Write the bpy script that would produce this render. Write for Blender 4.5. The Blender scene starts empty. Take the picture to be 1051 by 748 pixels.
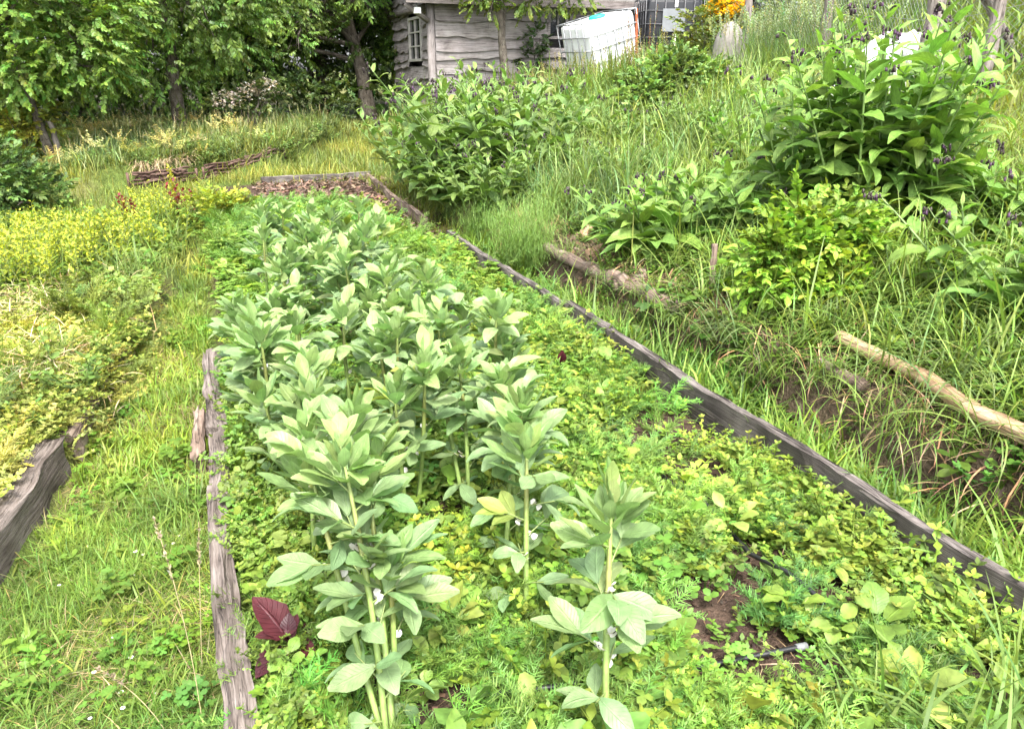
import bpy, math, random
import numpy as np

R = np.random.RandomState(7)
random.seed(7)
sc = bpy.context.scene
COL = sc.collection
rad = math.radians

# ------------------------------------------------------------------ camera model (used to find places on the terrain)
FPX, PITCH, YAW, CH = 779.0, rad(20.93), rad(20.9), 1.6
_fw = np.array([math.sin(YAW) * math.cos(PITCH), math.cos(YAW) * math.cos(PITCH), -math.sin(PITCH)])
_rt = np.array([math.cos(YAW), -math.sin(YAW), 0.0])
_up = np.cross(_rt, _fw)
CAM = np.array([0, 0, CH])


def proj(P):
    d = np.asarray(P, float) - CAM
    z = d @ _fw
    z = np.where(np.abs(z) < 1e-6, 1e-6, z)
    return 525.5 + FPX * (d @ _rt) / z, 374 - FPX * (d @ _up) / z, z


# ------------------------------------------------------------------ noise and terrain
_T = np.random.RandomState(3).rand(256, 256)


def vn(x, y, s=0):
    x = np.asarray(x, float) + s * 17.31
    y = np.asarray(y, float) + s * 9.77
    xi = np.floor(x).astype(int)
    yi = np.floor(y).astype(int)
    fx = x - xi
    fy = y - yi
    fx = fx * fx * (3 - 2 * fx)
    fy = fy * fy * (3 - 2 * fy)
    a = _T[xi & 255, yi & 255]
    b = _T[(xi + 1) & 255, yi & 255]
    c = _T[xi & 255, (yi + 1) & 255]
    d = _T[(xi + 1) & 255, (yi + 1) & 255]
    return (a * (1 - fx) + b * fx) * (1 - fy) + (c * (1 - fx) + d * fx) * fy


def fb(x, y, s=0):
    return (vn(x, y, s) * .55 + vn(x * 2.1, y * 2.1, s + 5) * .3 + vn(x * 4.3, y * 4.3, s + 9) * .15)


def ss(a, b, x):
    t = np.clip((np.asarray(x, float) - a) / (b - a), 0, 1)
    return t * t * (3 - 2 * t)


def relu(x):
    return np.maximum(0, x)


def edge_left(y):
    # x of the face of the left-hand bed beside the path
    return -0.96 + 0.115 * (np.asarray(y, float) - 1.7)


def mound_y(x):
    x = np.asarray(x, float)
    return np.maximum(12.0 + .55 * (x + .8), 13.0 + 2.1 * (x - 1.0))


def Hraw(x, y):
    x = np.asarray(x, float)
    y = np.asarray(y, float)
    z = -0.07 + 0.052 * relu(y - 8.5)
    z = z - 0.035 * relu(y - 19)
    # left raised bed
    m = ss(edge_left(y) - .0, edge_left(y) - .08, x) * ss(7.8, 6.6, y) * ss(-4.5, -3.5, x)
    z = z + .16 * m
    # wild mound behind the wattle edging
    yw = mound_y(x)
    m = ss(yw - .1, yw + .25, y) * ss(2.9, 2.2, x) * ss(-3.2, -1.2, x) * ss(18.2, 16.5, y)
    z = z + .28 * m
    # bank and hillside on the right
    xb = 2.38 + .0 * y + .5 * ss(7.5, 12, y)
    b = .36 * ss(xb + .06, xb + .24, x) * ss(14, 9, y)
    sl = .29 - .165 * ss(9, 15, y)
    hill = sl * relu(x - xb - .25)
    hill = np.where(hill > 5, 5 + (hill - 5) * .3, hill)
    z = z + b + hill * ss(60, 30, y)
    z = z + .34 * ss(4.4, 5.8, x) * ss(10.3, 12.6, y) * ss(15.7, 14.6, y) * ss(12, 10, x)
    z = z + .03 * (vn(x * 1.3, y * 1.3, 2) - .5) * ss(.0, 1., np.abs(x - 1)) + .012 * (vn(x * 6, y * 6, 4) - .5)
    return z


def in_bed(x, y):
    return ss(-.14, -.1, x) * ss(2.09, 2.05, x) * ss(11.9, 11.7, y)


def H(x, y):
    z = Hraw(x, y)
    w = in_bed(x, y)
    return z * (1 - w) + w * (0.0 + .03 * (vn(np.asarray(x) * 4, np.asarray(y) * 4, 8) - .5) + .03 * relu(np.asarray(y) - 8.5))


def at(u, v, dz=0.0):
    d = _fw + (u - 525.5) / FPX * _rt + (374 - v) / FPX * _up
    t = np.concatenate([np.arange(.8, 12, .01), np.arange(12, 70, .05)])
    P = CAM + d * t[:, None]
    h = H(P[:, 0], P[:, 1]) + dz
    k = np.argmax(P[:, 2] < h)
    p = P[k] if P[k, 2] < h[k] else P[-1]
    return np.array([p[0], p[1], float(H(p[0], p[1]))])


def at_d(u, v, D):
    """terrain point below the place at depth D along the pixel ray"""
    p = CAM + (_fw + (u - 525.5) / FPX * _rt + (374 - v) / FPX * _up) * D
    return np.array([p[0], p[1], float(H(p[0], p[1]))])


def at_z(u, v, z):
    d = _fw + (u - 525.5) / FPX * _rt + (374 - v) / FPX * _up
    return CAM + d * ((z - CH) / d[2])


def at_y(u, v, y):
    d = _fw + (u - 525.5) / FPX * _rt + (374 - v) / FPX * _up
    return CAM + d * (y / d[1])


def above(base, u, v):
    """point of the pixel ray at the same depth as base"""
    d = _fw + (u - 525.5) / FPX * _rt + (374 - v) / FPX * _up
    z = (np.asarray(base) - CAM) @ _fw
    return CAM + d * z


# ------------------------------------------------------------------ materials
def _n(nt, t, **kw):
    n = nt.nodes.new(t)
    for k, v in kw.items():
        setattr(n, k, v)
    return n


def newmat(name):
    m = bpy.data.materials.new(name)
    m.use_nodes = True
    nt = m.node_tree
    nt.nodes.clear()
    out = _n(nt, 'ShaderNodeOutputMaterial')
    return m, nt, out


def leafmat(name, trans=.32, rough=.5, vein=0.0, spec=.35, bump=0.0, nscale=40.0, namt=.25, tw=(1.35, 1.3, .6)):
    m, nt, out = newmat(name)
    L = nt.links.new
    a = _n(nt, 'ShaderNodeAttribute', attribute_name='col')
    tc = _n(nt, 'ShaderNodeTexCoord')
    nz = _n(nt, 'ShaderNodeTexNoise')
    nz.inputs['Scale'].default_value = nscale
    nz.inputs['Detail'].default_value = 2
    L(tc.outputs['Object'], nz.inputs['Vector'])
    mr = _n(nt, 'ShaderNodeMapRange')
    mr.inputs['From Min'].default_value = .3
    mr.inputs['From Max'].default_value = .7
    mr.inputs['To Min'].default_value = 1 - namt
    mr.inputs['To Max'].default_value = 1 + namt
    L(nz.outputs['Fac'], mr.inputs['Value'])
    mul = _n(nt, 'ShaderNodeVectorMath', operation='SCALE')
    L(a.outputs['Color'], mul.inputs[0])
    L(mr.outputs[0], mul.inputs['Scale'])
    colour = mul.outputs[0]
    if vein:
        lv = _n(nt, 'ShaderNodeAttribute', attribute_name='lv')
        sp = _n(nt, 'ShaderNodeSeparateXYZ')
        L(lv.outputs['Vector'], sp.inputs[0])
        ab = _n(nt, 'ShaderNodeMath', operation='ABSOLUTE')
        L(sp.outputs[0], ab.inputs[0])
        # midrib
        mid = _n(nt, 'ShaderNodeMapRange')
        mid.inputs['From Min'].default_value = .03
        mid.inputs['From Max'].default_value = .12
        mid.inputs['To Min'].default_value = 1
        mid.inputs['To Max'].default_value = 0
        L(ab.outputs[0], mid.inputs['Value'])
        # side veins run forward from the midrib
        s1 = _n(nt, 'ShaderNodeMath', operation='MULTIPLY_ADD')
        L(ab.outputs[0], s1.inputs[0])
        s1.inputs[1].default_value = -.22
        L(sp.outputs[1], s1.inputs[2])
        s2 = _n(nt, 'ShaderNodeMath', operation='MULTIPLY')
        L(s1.outputs[0], s2.inputs[0])
        s2.inputs[1].default_value = 62.0
        s3 = _n(nt, 'ShaderNodeMath', operation='SINE')
        L(s2.outputs[0], s3.inputs[0])
        s4 = _n(nt, 'ShaderNodeMapRange')
        s4.inputs['From Min'].default_value = .75
        s4.inputs['From Max'].default_value = 1
        s4.inputs['To Max'].default_value = .45
        L(s3.outputs[0], s4.inputs['Value'])
        mx = _n(nt, 'ShaderNodeMath', operation='MAXIMUM')
        L(mid.outputs[0], mx.inputs[0])
        L(s4.outputs[0], mx.inputs[1])
        vs = _n(nt, 'ShaderNodeMath', operation='MULTIPLY_ADD')
        L(mx.outputs[0], vs.inputs[0])
        vs.inputs[1].default_value = vein
        vs.inputs[2].default_value = 1.0
        m2 = _n(nt, 'ShaderNodeVectorMath', operation='SCALE')
        L(colour, m2.inputs[0])
        L(vs.outputs[0], m2.inputs['Scale'])
        colour = m2.outputs[0]
    p = _n(nt, 'ShaderNodeBsdfPrincipled')
    p.inputs['Roughness'].default_value = rough
    p.inputs['Specular IOR Level'].default_value = spec
    L(colour, p.inputs['Base Color'])
    if bump and vein:
        bp = _n(nt, 'ShaderNodeBump')
        bp.inputs['Strength'].default_value = bump
        bp.inputs['Distance'].default_value = .004
        L(mx.outputs[0], bp.inputs['Height'])
        L(bp.outputs[0], p.inputs['Normal'])
    if trans > 0:
        t = _n(nt, 'ShaderNodeBsdfTranslucent')
        wm = _n(nt, 'ShaderNodeVectorMath', operation='MULTIPLY')
        L(colour, wm.inputs[0])
        wm.inputs[1].default_value = tw
        L(wm.outputs[0], t.inputs['Color'])
        mix = _n(nt, 'ShaderNodeMixShader')
        mix.inputs[0].default_value = trans
        L(p.outputs[0], mix.inputs[1])
        L(t.outputs[0], mix.inputs[2])
        L(mix.outputs[0], out.inputs[0])
    else:
        L(p.outputs[0], out.inputs[0])
    return m


def ramp(nt, stops):
    r = _n(nt, 'ShaderNodeValToRGB')
    e = r.color_ramp.elements
    e[0].position, e[0].color = stops[0][0], (*stops[0][1], 1)
    e[1].position, e[1].color = stops[-1][0], (*stops[-1][1], 1)
    for p, c in stops[1:-1]:
        x = e.new(p)
        x.color = (*c, 1)
    return r


def woodmat(name, dark, mid, light, sx=3.0, sy=60.0, rough=.85, bump=.6, tint=None):
    """grain follows lv = (metres along, metres across, rand)"""
    m, nt, out = newmat(name)
    L = nt.links.new
    lv = _n(nt, 'ShaderNodeAttribute', attribute_name='lv')
    mp = _n(nt, 'ShaderNodeMapping')
    mp.inputs['Scale'].default_value = (sx, sy, 7.0)
    L(lv.outputs['Vector'], mp.inputs[0])
    nz = _n(nt, 'ShaderNodeTexNoise')
    nz.inputs['Scale'].default_value = 1.0
    nz.inputs['Detail'].default_value = 5
    nz.inputs['Roughness'].default_value = .65
    nz.inputs['Distortion'].default_value = .5
    L(mp.outputs[0], nz.inputs['Vector'])
    tc = _n(nt, 'ShaderNodeTexCoord')
    n2 = _n(nt, 'ShaderNodeTexNoise')
    n2.inputs['Scale'].default_value = 5
    n2.inputs['Detail'].default_value = 4
    L(tc.outputs['Object'], n2.inputs['Vector'])
    ad = _n(nt, 'ShaderNodeMath', operation='MULTIPLY_ADD')
    L(n2.outputs['Fac'], ad.inputs[0])
    ad.inputs[1].default_value = .7
    L(nz.outputs['Fac'], ad.inputs[2])
    mp2 = _n(nt, 'ShaderNodeMapping')
    mp2.inputs['Scale'].default_value = (sx * .7, sy * .9, 5.0)
    L(lv.outputs['Vector'], mp2.inputs[0])
    nc = _n(nt, 'ShaderNodeTexNoise')
    nc.inputs['Scale'].default_value = 1.0
    nc.inputs['Detail'].default_value = 3
    L(mp2.outputs[0], nc.inputs['Vector'])
    c1 = _n(nt, 'ShaderNodeMath', operation='SUBTRACT')
    L(nc.outputs['Fac'], c1.inputs[0])
    c1.inputs[1].default_value = .56
    c2 = _n(nt, 'ShaderNodeMath', operation='ABSOLUTE')
    L(c1.outputs[0], c2.inputs[0])
    c3 = _n(nt, 'ShaderNodeMapRange')
    c3.inputs['From Min'].default_value = .004
    c3.inputs['From Max'].default_value = .022
    c3.inputs['To Min'].default_value = .3
    c3.inputs['To Max'].default_value = 1
    L(c2.outputs[0], c3.inputs['Value'])
    mr = _n(nt, 'ShaderNodeMapRange')
    mr.inputs['From Min'].default_value = .55
    mr.inputs['From Max'].default_value = 1.15
    L(ad.outputs[0], mr.inputs['Value'])
    r = ramp(nt, [(0, dark), (.45, mid), (1, light)])
    L(mr.outputs[0], r.inputs[0])
    p = _n(nt, 'ShaderNodeBsdfPrincipled')
    p.inputs['Roughness'].default_value = rough
    p.inputs['Specular IOR Level'].default_value = .2
    a = _n(nt, 'ShaderNodeAttribute', attribute_name='col')
    mu = _n(nt, 'ShaderNodeVectorMath', operation='MULTIPLY')
    L(r.outputs[0], mu.inputs[0])
    L(a.outputs['Color'], mu.inputs[1])
    mk_ = _n(nt, 'ShaderNodeVectorMath', operation='SCALE')
    L(mu.outputs[0], mk_.inputs[0])
    L(c3.outputs[0], mk_.inputs['Scale'])
    L(mk_.outputs[0], p.inputs['Base Color'])
    bp = _n(nt, 'ShaderNodeBump')
    bp.inputs['Strength'].default_value = bump
    bp.inputs['Distance'].default_value = .01
    L(nz.outputs['Fac'], bp.inputs['Height'])
    L(bp.outputs[0], p.inputs['Normal'])
    L(p.outputs[0], out.inputs[0])
    return m


def plainmat(name, col, rough=.5, metal=0.0, var=.15, scale=12.0, spec=.4, trans=0.0):
    m, nt, out = newmat(name)
    L = nt.links.new
    tc = _n(nt, 'ShaderNodeTexCoord')
    nz = _n(nt, 'ShaderNodeTexNoise')
    nz.inputs['Scale'].default_value = scale
    nz.inputs['Detail'].default_value = 5
    L(tc.outputs['Object'], nz.inputs['Vector'])
    r = ramp(nt, [(.3, tuple(c * (1 - var) for c in col)), (.7, tuple(min(.95, c * (1 + var)) for c in col))])
    L(nz.outputs['Fac'], r.inputs[0])
    p = _n(nt, 'ShaderNodeBsdfPrincipled')
    p.inputs['Roughness'].default_value = rough
    p.inputs['Metallic'].default_value = metal
    p.inputs['Specular IOR Level'].default_value = spec
    L(r.outputs[0], p.inputs['Base Color'])
    if trans:
        t = _n(nt, 'ShaderNodeBsdfTranslucent')
        L(r.outputs[0], t.inputs[0])
        mx = _n(nt, 'ShaderNodeMixShader')
        mx.inputs[0].default_value = trans
        L(p.outputs[0], mx.inputs[1])
        L(t.outputs[0], mx.inputs[2])
        L(mx.outputs[0], out.inputs[0])
    else:
        L(p.outputs[0], out.inputs[0])
    return m


def groundmat():
    m, nt, out = newmat('ground_soil_and_turf')
    L = nt.links.new
    a = _n(nt, 'ShaderNodeAttribute', attribute_name='col')
    tc = _n(nt, 'ShaderNodeTexCoord')
    nz = _n(nt, 'ShaderNodeTexNoise')
    nz.inputs['Scale'].default_value = 14
    nz.inputs['Detail'].default_value = 8
    nz.inputs['Roughness'].default_value = .7
    L(tc.outputs['Object'], nz.inputs['Vector'])
    mr = _n(nt, 'ShaderNodeMapRange')
    mr.inputs['From Min'].default_value = .3
    mr.inputs['From Max'].default_value = .7
    mr.inputs['To Min'].default_value = .55
    mr.inputs['To Max'].default_value = 1.45
    L(nz.outputs['Fac'], mr.inputs['Value'])
    mul = _n(nt, 'ShaderNodeVectorMath', operation='SCALE')
    L(a.outputs['Color'], mul.inputs[0])
    L(mr.outputs[0], mul.inputs['Scale'])
    p = _n(nt, 'ShaderNodeBsdfPrincipled')
    p.inputs['Roughness'].default_value = .95
    p.inputs['Specular IOR Level'].default_value = .1
    L(mul.outputs[0], p.inputs['Base Color'])
    n2 = _n(nt, 'ShaderNodeTexNoise')
    n2.inputs['Scale'].default_value = 55
    n2.inputs['Detail'].default_value = 4
    L(tc.outputs['Object'], n2.inputs['Vector'])
    bp = _n(nt, 'ShaderNodeBump')
    bp.inputs['Strength'].default_value = .9
    bp.inputs['Distance'].default_value = .03
    L(n2.outputs['Fac'], bp.inputs['Height'])
    L(bp.outputs[0], p.inputs['Normal'])
    L(p.outputs[0], out.inputs[0])
    return m


M = {
    'bean': leafmat('broad_bean_leaf', .33, .45, .26, spec=.45, bump=.6, namt=.18, tw=(1.05, 1.2, .75)),
    'comfrey': leafmat('comfrey_leaf', .28, .5, .3, spec=.4, bump=.9, namt=.18, tw=(1.1, 1.25, .6)),
    'leaf': leafmat('small_leaf', .33, .5, 0, spec=.3),
    'broad': leafmat('weed_leaf', .32, .45, .2, spec=.4, bump=.4),
    'tree': leafmat('tree_leaf', .35, .45, 0, spec=.35, nscale=2.0, namt=.3),
    'grass': leafmat('grass_blade', .35, .5, 0, spec=.3, nscale=3.0, namt=.25),
    'stem': leafmat('green_stem', .0, .5, 0, spec=.35),
    'flower': leafmat('petal', .25, .6, 0, spec=.2, namt=.1),
    'straw': leafmat('dry_straw', .1, .8, 0, spec=.1),
    'ground': groundmat(),
    'bark': woodmat('tree_bark', (.035, .028, .022), (.09, .075, .06), (.2, .18, .15), 9, 22, .95, 1.0),
    'sleeper': woodmat('weathered_sleeper', (.02, .015, .012), (.12, .097, .085), (.25, .215, .195), 5, 110, .9, 1.0),
    'board': woodmat('damp_edging_board', (.018, .015, .013), (.09, .077, .07), (.25, .22, .205), 3.5, 90, .85, .8),
    'siding': woodmat('weathered_cladding', (.1, .085, .08), (.29, .26, .25), (.43, .4, .395), 1.6, 55, .9, .6),
    'log': woodmat('peeling_log', (.1, .06, .035), (.34, .22, .13), (.55, .42, .28), 3, 40, .85, .9),
    'oldlog': woodmat('rotten_log', (.05, .035, .028), (.16, .115, .09), (.33, .27, .22), 4, 40, .95, 1.0),
    'post': woodmat('grey_fence_post', (.06, .05, .045), (.17, .145, .13), (.32, .28, .26), 5, 40, .9, .9),
    'brush': woodmat('brushwood', (.025, .014, .012), (.085, .05, .04), (.2, .14, .11), 6, 40, .9, .6),
    'roof': plainmat('roof_felt', (.09, .085, .08), .9, var=.3),
    'hose': plainmat('black_hose', (.012, .012, .013), .45, var=.2, spec=.5),
    'fitting': plainmat('grey_fitting', (.16, .165, .17), .5),
    'white_tank': plainmat('white_polyethylene', (.78, .79, .8), .45, var=.04, scale=3, trans=.2),
    'black_tank': plainmat('black_polyethylene', (.012, .013, .016), .4, var=.2),
    'galv': plainmat('galvanised_steel', (.32, .33, .34), .5, .7, .15, 30),
    'dark_steel': plainmat('dull_steel', (.1, .1, .105), .6, .5, .2, 30),
    'rust': plainmat('rust_red_pipe', (.32, .08, .03), .7, 0, .3, 20),
    'teal': plainmat('teal_plastic', (.02, .38, .27), .4),
    'plate': plainmat('grey_label_plate', (.17, .18, .19), .6, .2, .1),
    'pallet': plainmat('pallet_wood', (.22, .16, .11), .9, var=.3),
    'glass': plainmat('dark_window_glass', (.02, .023, .026), .08, var=.3, spec=.8),
    'frame': plainmat('pale_window_frame', (.42, .4, .37), .8, var=.15),
    'white_plastic': plainmat('white_plastic_sheet', (.42, .42, .42), .45, var=.04, trans=.15),
    'white': plainmat('white_paint', (.75, .75, .73), .6, var=.06),
    'pale_stone': plainmat('pale_weathered_wood', (.2, .185, .165), .9, var=.2, scale=25),
    'wire': plainmat('fence_wire', (.2, .21, .2), .6, .5, .1),
}


# ------------------------------------------------------------------ mesh building
class Geo:
    def __init__(s):
        s.V, s.Q, s.T, s.C, s.L = [], [], [], [], []
        s.n = 0

    def raw(s, V, Q=None, T=None, C=(1, 1, 1), L=None):
        V = np.asarray(V, float)
        k = len(V)
        s.V.append(V)
        if Q is not None and len(Q):
            s.Q.append(np.asarray(Q, int) + s.n)
        if T is not None and len(T):
            s.T.append(np.asarray(T, int) + s.n)
        C = np.asarray(C, float)
        s.C.append(np.broadcast_to(C, (k, 3)) if C.ndim == 1 else C)
        s.L.append(np.zeros((k, 3)) if L is None else np.asarray(L, float))
        s.n += k

    def inst(s, t, Mx, C):
        """t template; Mx=(R (k,3,3), pos (k,3)); C (k,3)"""
        V, Q, T, TC, TL = t
        Rm, P = Mx
        k, n = len(P), len(V)
        if k == 0:
            return
        W = np.einsum('kij,nj->kni', Rm, V) + P[:, None, :]
        s.V.append(W.reshape(-1, 3))
        off = (np.arange(k) * n)[:, None, None] + s.n
        if len(Q):
            s.Q.append((Q[None] + off).reshape(-1, 4))
        if len(T):
            s.T.append((T[None] + off).reshape(-1, 3))
        C = np.broadcast_to(np.asarray(C, float), (k, 3))
        s.C.append((TC[None] * C[:, None, :]).reshape(-1, 3))
        s.L.append(np.broadcast_to(TL[None], (k, n, 3)).reshape(-1, 3))
        s.n += k * n

    def tpl(s):
        return (np.concatenate(s.V), np.concatenate(s.Q) if s.Q else np.zeros((0, 4), int),
                np.concatenate(s.T) if s.T else np.zeros((0, 3), int), np.concatenate(s.C), np.concatenate(s.L))

    def tube(s, pts, rr, sides=6, col=(1, 1, 1), jit=0.0, cap=True, seed=0, square=False):
        pts = np.asarray(pts, float)
        n = len(pts)
        rr = np.broadcast_to(np.asarray(rr, float), (n,))
        d = np.gradient(pts, axis=0)
        d /= np.linalg.norm(d, axis=1)[:, None] + 1e-12
        ref = np.array([0, 0, 1.0]) if abs(d[:, 2]).mean() < .8 else np.array([1.0, 0, 0])
        a = np.cross(d, ref)
        a /= np.linalg.norm(a, axis=1)[:, None] + 1e-12
        b = np.cross(a, d)
        th = np.arange(sides) * 2 * math.pi / sides
        rs = np.random.RandomState(seed)
        rj = rr[:, None] * (1 + jit * (rs.rand(n, sides) - .5) * 2)
        V = pts[:, None] + rj[:, :, None] * (np.cos(th)[None, :, None] * a[:, None] + np.sin(th)[None, :, None] * b[:, None])
        i = np.arange(n - 1)[:, None] * sides
        j = np.arange(sides)[None]
        j2 = (j + 1) % sides
        Q = np.stack([i + j, i + j2, i + sides + j2, i + sides + j], -1).reshape(-1, 4)
        al = np.concatenate([[0], np.cumsum(np.linalg.norm(np.diff(pts, axis=0), axis=1))])
        ac = np.abs(th - math.pi) * rr.mean()
        Lv = np.stack([np.broadcast_to(al[:, None], (n, sides)), np.broadcast_to(ac[None], (n, sides)), np.full((n, sides), rs.rand() * 9)], -1).reshape(-1, 3)
        V = V.reshape(-1, 3)
        T = []
        if cap:
            V = np.concatenate([V, pts[[0, -1]]])
            Lv = np.concatenate([Lv, [[0, 0, 3], [al[-1], 0, 3]]])
            k0, k1 = n * sides, n * sides + 1
            for q in range(sides):
                T.append((k0, (q + 1) % sides, q))
                T.append((k1, (n - 1) * sides + q, (n - 1) * sides + (q + 1) % sides))
        s.raw(V, Q, T, col, Lv)

    def box(s, c, size, col=(1, 1, 1), rz=0.0, Rm=None, along=0):
        h = np.asarray(size, float) / 2
        V = np.array([[x, y, z] for x in (-1, 1) for y in (-1, 1) for z in (-1, 1)], float) * h
        Q = [(0, 1, 3, 2), (4, 6, 7, 5), (0, 4, 5, 1), (2, 3, 7, 6), (0, 2, 6, 4), (1, 5, 7, 3)]
        o = [0, 1, 2]
        o.remove(along)
        Lv = np.stack([V[:, along], V[:, o[0]] + V[:, o[1]], np.full(8, R.rand() * 9)], -1)
        if Rm is None:
            Rm = np.array([[math.cos(rz), -math.sin(rz), 0], [math.sin(rz), math.cos(rz), 0], [0, 0, 1]])
        s.raw(V @ np.asarray(Rm).T + np.asarray(c, float), Q, None, col, Lv)

    def build(s, name, mat, parent=None, org=None, smooth=True):
        V = np.concatenate(s.V)
        if org is None:
            org = np.array(parent.location) if parent is not None else np.zeros(3)
        V = V - np.asarray(org)
        Q = np.concatenate(s.Q) if s.Q else np.zeros((0, 4), int)
        T = np.concatenate(s.T) if s.T else np.zeros((0, 3), int)
        me = bpy.data.meshes.new(name)
        me.vertices.add(len(V))
        me.vertices.foreach_set('co', V.astype(np.float32).ravel())
        lp = np.concatenate([Q.ravel(), T.ravel()]).astype(np.int32)
        me.loops.add(len(lp))
        me.loops.foreach_set('vertex_index', lp)
        st = np.concatenate([np.arange(len(Q)) * 4, len(Q) * 4 + np.arange(len(T)) * 3]).astype(np.int32)
        me.polygons.add(len(st))
        me.polygons.foreach_set('loop_start', st)
        me.polygons.foreach_set('use_smooth', np.full(len(st), bool(smooth)))
        c = me.attributes.new('col', 'FLOAT_COLOR', 'POINT')
        C = np.concatenate(s.C)
        c.data.foreach_set('color', np.concatenate([np.clip(C, 0, 1), np.ones((len(C), 1))], 1).astype(np.float32).ravel())
        l = me.attributes.new('lv', 'FLOAT_VECTOR', 'POINT')
        l.data.foreach_set('vector', np.concatenate(s.L).astype(np.float32).ravel())
        me.update(calc_edges=True)
        me.materials.append(mat)
        o = bpy.data.objects.new(name, me)
        COL.objects.link(o)
        if parent is not None:
            o.parent = parent
        else:
            o.location = org
        return o


def mats(pos, yaw, pitch=0.0, roll=0.0, s=1.0):
    pos = np.atleast_2d(np.asarray(pos, float))
    k = len(pos)
    yaw, pitch, roll = (np.broadcast_to(np.asarray(q, float), (k,)) for q in (yaw, pitch, roll))
    s = np.asarray(s, float)
    if s.ndim == 0:
        s = np.full((k, 3), float(s))
    elif s.ndim == 1:
        s = np.repeat(s[:, None], 3, 1)
    z, o = np.zeros(k), np.ones(k)
    c, d = np.cos(yaw), np.sin(yaw)
    Rz = np.stack([c, -d, z, d, c, z, z, z, o], -1).reshape(k, 3, 3)
    c, d = np.cos(pitch), np.sin(pitch)
    Rx = np.stack([o, z, z, z, c, -d, z, d, c], -1).reshape(k, 3, 3)
    c, d = np.cos(roll), np.sin(roll)
    Ry = np.stack([c, z, d, z, o, z, -d, z, c], -1).reshape(k, 3, 3)
    return (Rz @ Rx @ Ry) * s[:, None, :], pos


def cv(base, k, dv=.18, dh=.1, rs=None):
    rs = rs or R
    return np.asarray(base)[None] * np.clip(1 + rs.randn(k, 1) * dv, .4, 1.8) * np.clip(1 + rs.randn(k, 3) * np.array([dh, dh * .4, dh]), .5, 1.6)


def leaf(n=4, w=.45, fold=.15, bend=.4, p=1.0, tip=.03, cols=3, wavy=0.0, b0=.06):
    """leaf along +Y, length 1; p skews the widest point (p<1: nearer the base)"""
    t = np.linspace(0, 1, n + 1)
    ww = w / 2 * np.sin(math.pi * np.clip(t, 0, 1) ** p) ** .85
    ww[0] = w / 2 * b0
    ww[-1] = w / 2 * tip
    ang = -bend * t ** 1.2
    dy = np.cos(ang) / n
    dz = np.sin(ang) / n
    y = np.concatenate([[0], np.cumsum((dy[1:] + dy[:-1]) / 2)])
    z = np.concatenate([[0], np.cumsum((dz[1:] + dz[:-1]) / 2)])
    us = np.linspace(-1, 1, cols)
    V, Lv = [], []
    for i in range(n + 1):
        for u in us:
            x = u * ww[i]
            h = fold * abs(x) + wavy * math.sin(i * 2.3 + (u > 0)) * abs(u) * ww[i]
            V.append((x, y[i] - math.sin(ang[i]) * h, z[i] + math.cos(ang[i]) * h))
            Lv.append((u, t[i], 0))
    Q = [(i * cols + j, i * cols + j + 1, (i + 1) * cols + j + 1, (i + 1) * cols + j) for i in range(n) for j in range(cols - 1)]
    V = np.array(V)
    return V, np.array(Q), np.zeros((0, 3), int), np.ones((len(V), 3)), np.array(Lv, float)


def blade(n=4, w=.02, bend=1.0):
    t = leaf(n, w, 0, bend, .6, .05, 2, b0=.7)
    return t


HEX = leaf(2, .62, 0, .3, 1, .25, 2, b0=.25)
OVAL = leaf(3, .6, .2, .4, .95, .12, 3, b0=.12)
ROUND = leaf(2, .95, .2, .25, 1.1, .5, 2, b0=.3)
LANCE = leaf(3, .3, .2, .5, .8, .04, 2)
ROUNDH = leaf(5, .85, .2, .5, 1.0, .3, 5, wavy=.1, b0=.3)
OVALH = leaf(5, .58, .22, .5, .92, .1, 5, wavy=.1, b0=.12)
NEEDLE = leaf(1, .08, 0, 0, 1, .3, 2, b0=1)
BL = [blade(4, .03, b) for b in (.2, .7, 1.2, 1.7, 2.2)]
BLS = [blade(2, .05, b) for b in (.2, .8, 1.4)]
BLL = [blade(6, .016, b) for b in (.6, 1.2, 1.8, 2.4, 2.8)]


# ------------------------------------------------------------------ object helpers
def tag(o, label=None, cat=None, group=None, kind=None):
    if label: o['label'] = label
    if cat: o['category'] = cat
    if group: o['group'] = group
    if kind: o['kind'] = kind
    return o


def thing(name, label, cat, loc, group=None):
    o = bpy.data.objects.new(name, None)
    o.empty_display_size = .1
    COL.objects.link(o)
    o.location = [float(v) for v in loc]
    return tag(o, label, cat, group)


def dup(root, loc, rz, label, scale=1.0, group=None):
    r = root.copy()
    COL.objects.link(r)
    r.location = [float(v) for v in loc]
    r.rotation_euler = (0, 0, rz)
    r.scale = (scale,) * 3
    r['label'] = label
    if group: r['group'] = group
    for ch in list(root.children):
        c = ch.copy()
        COL.objects.link(c)
        c.parent = r
        for g in list(ch.children):
            d = g.copy()
            COL.objects.link(d)
            d.parent = c
    return r


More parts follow.
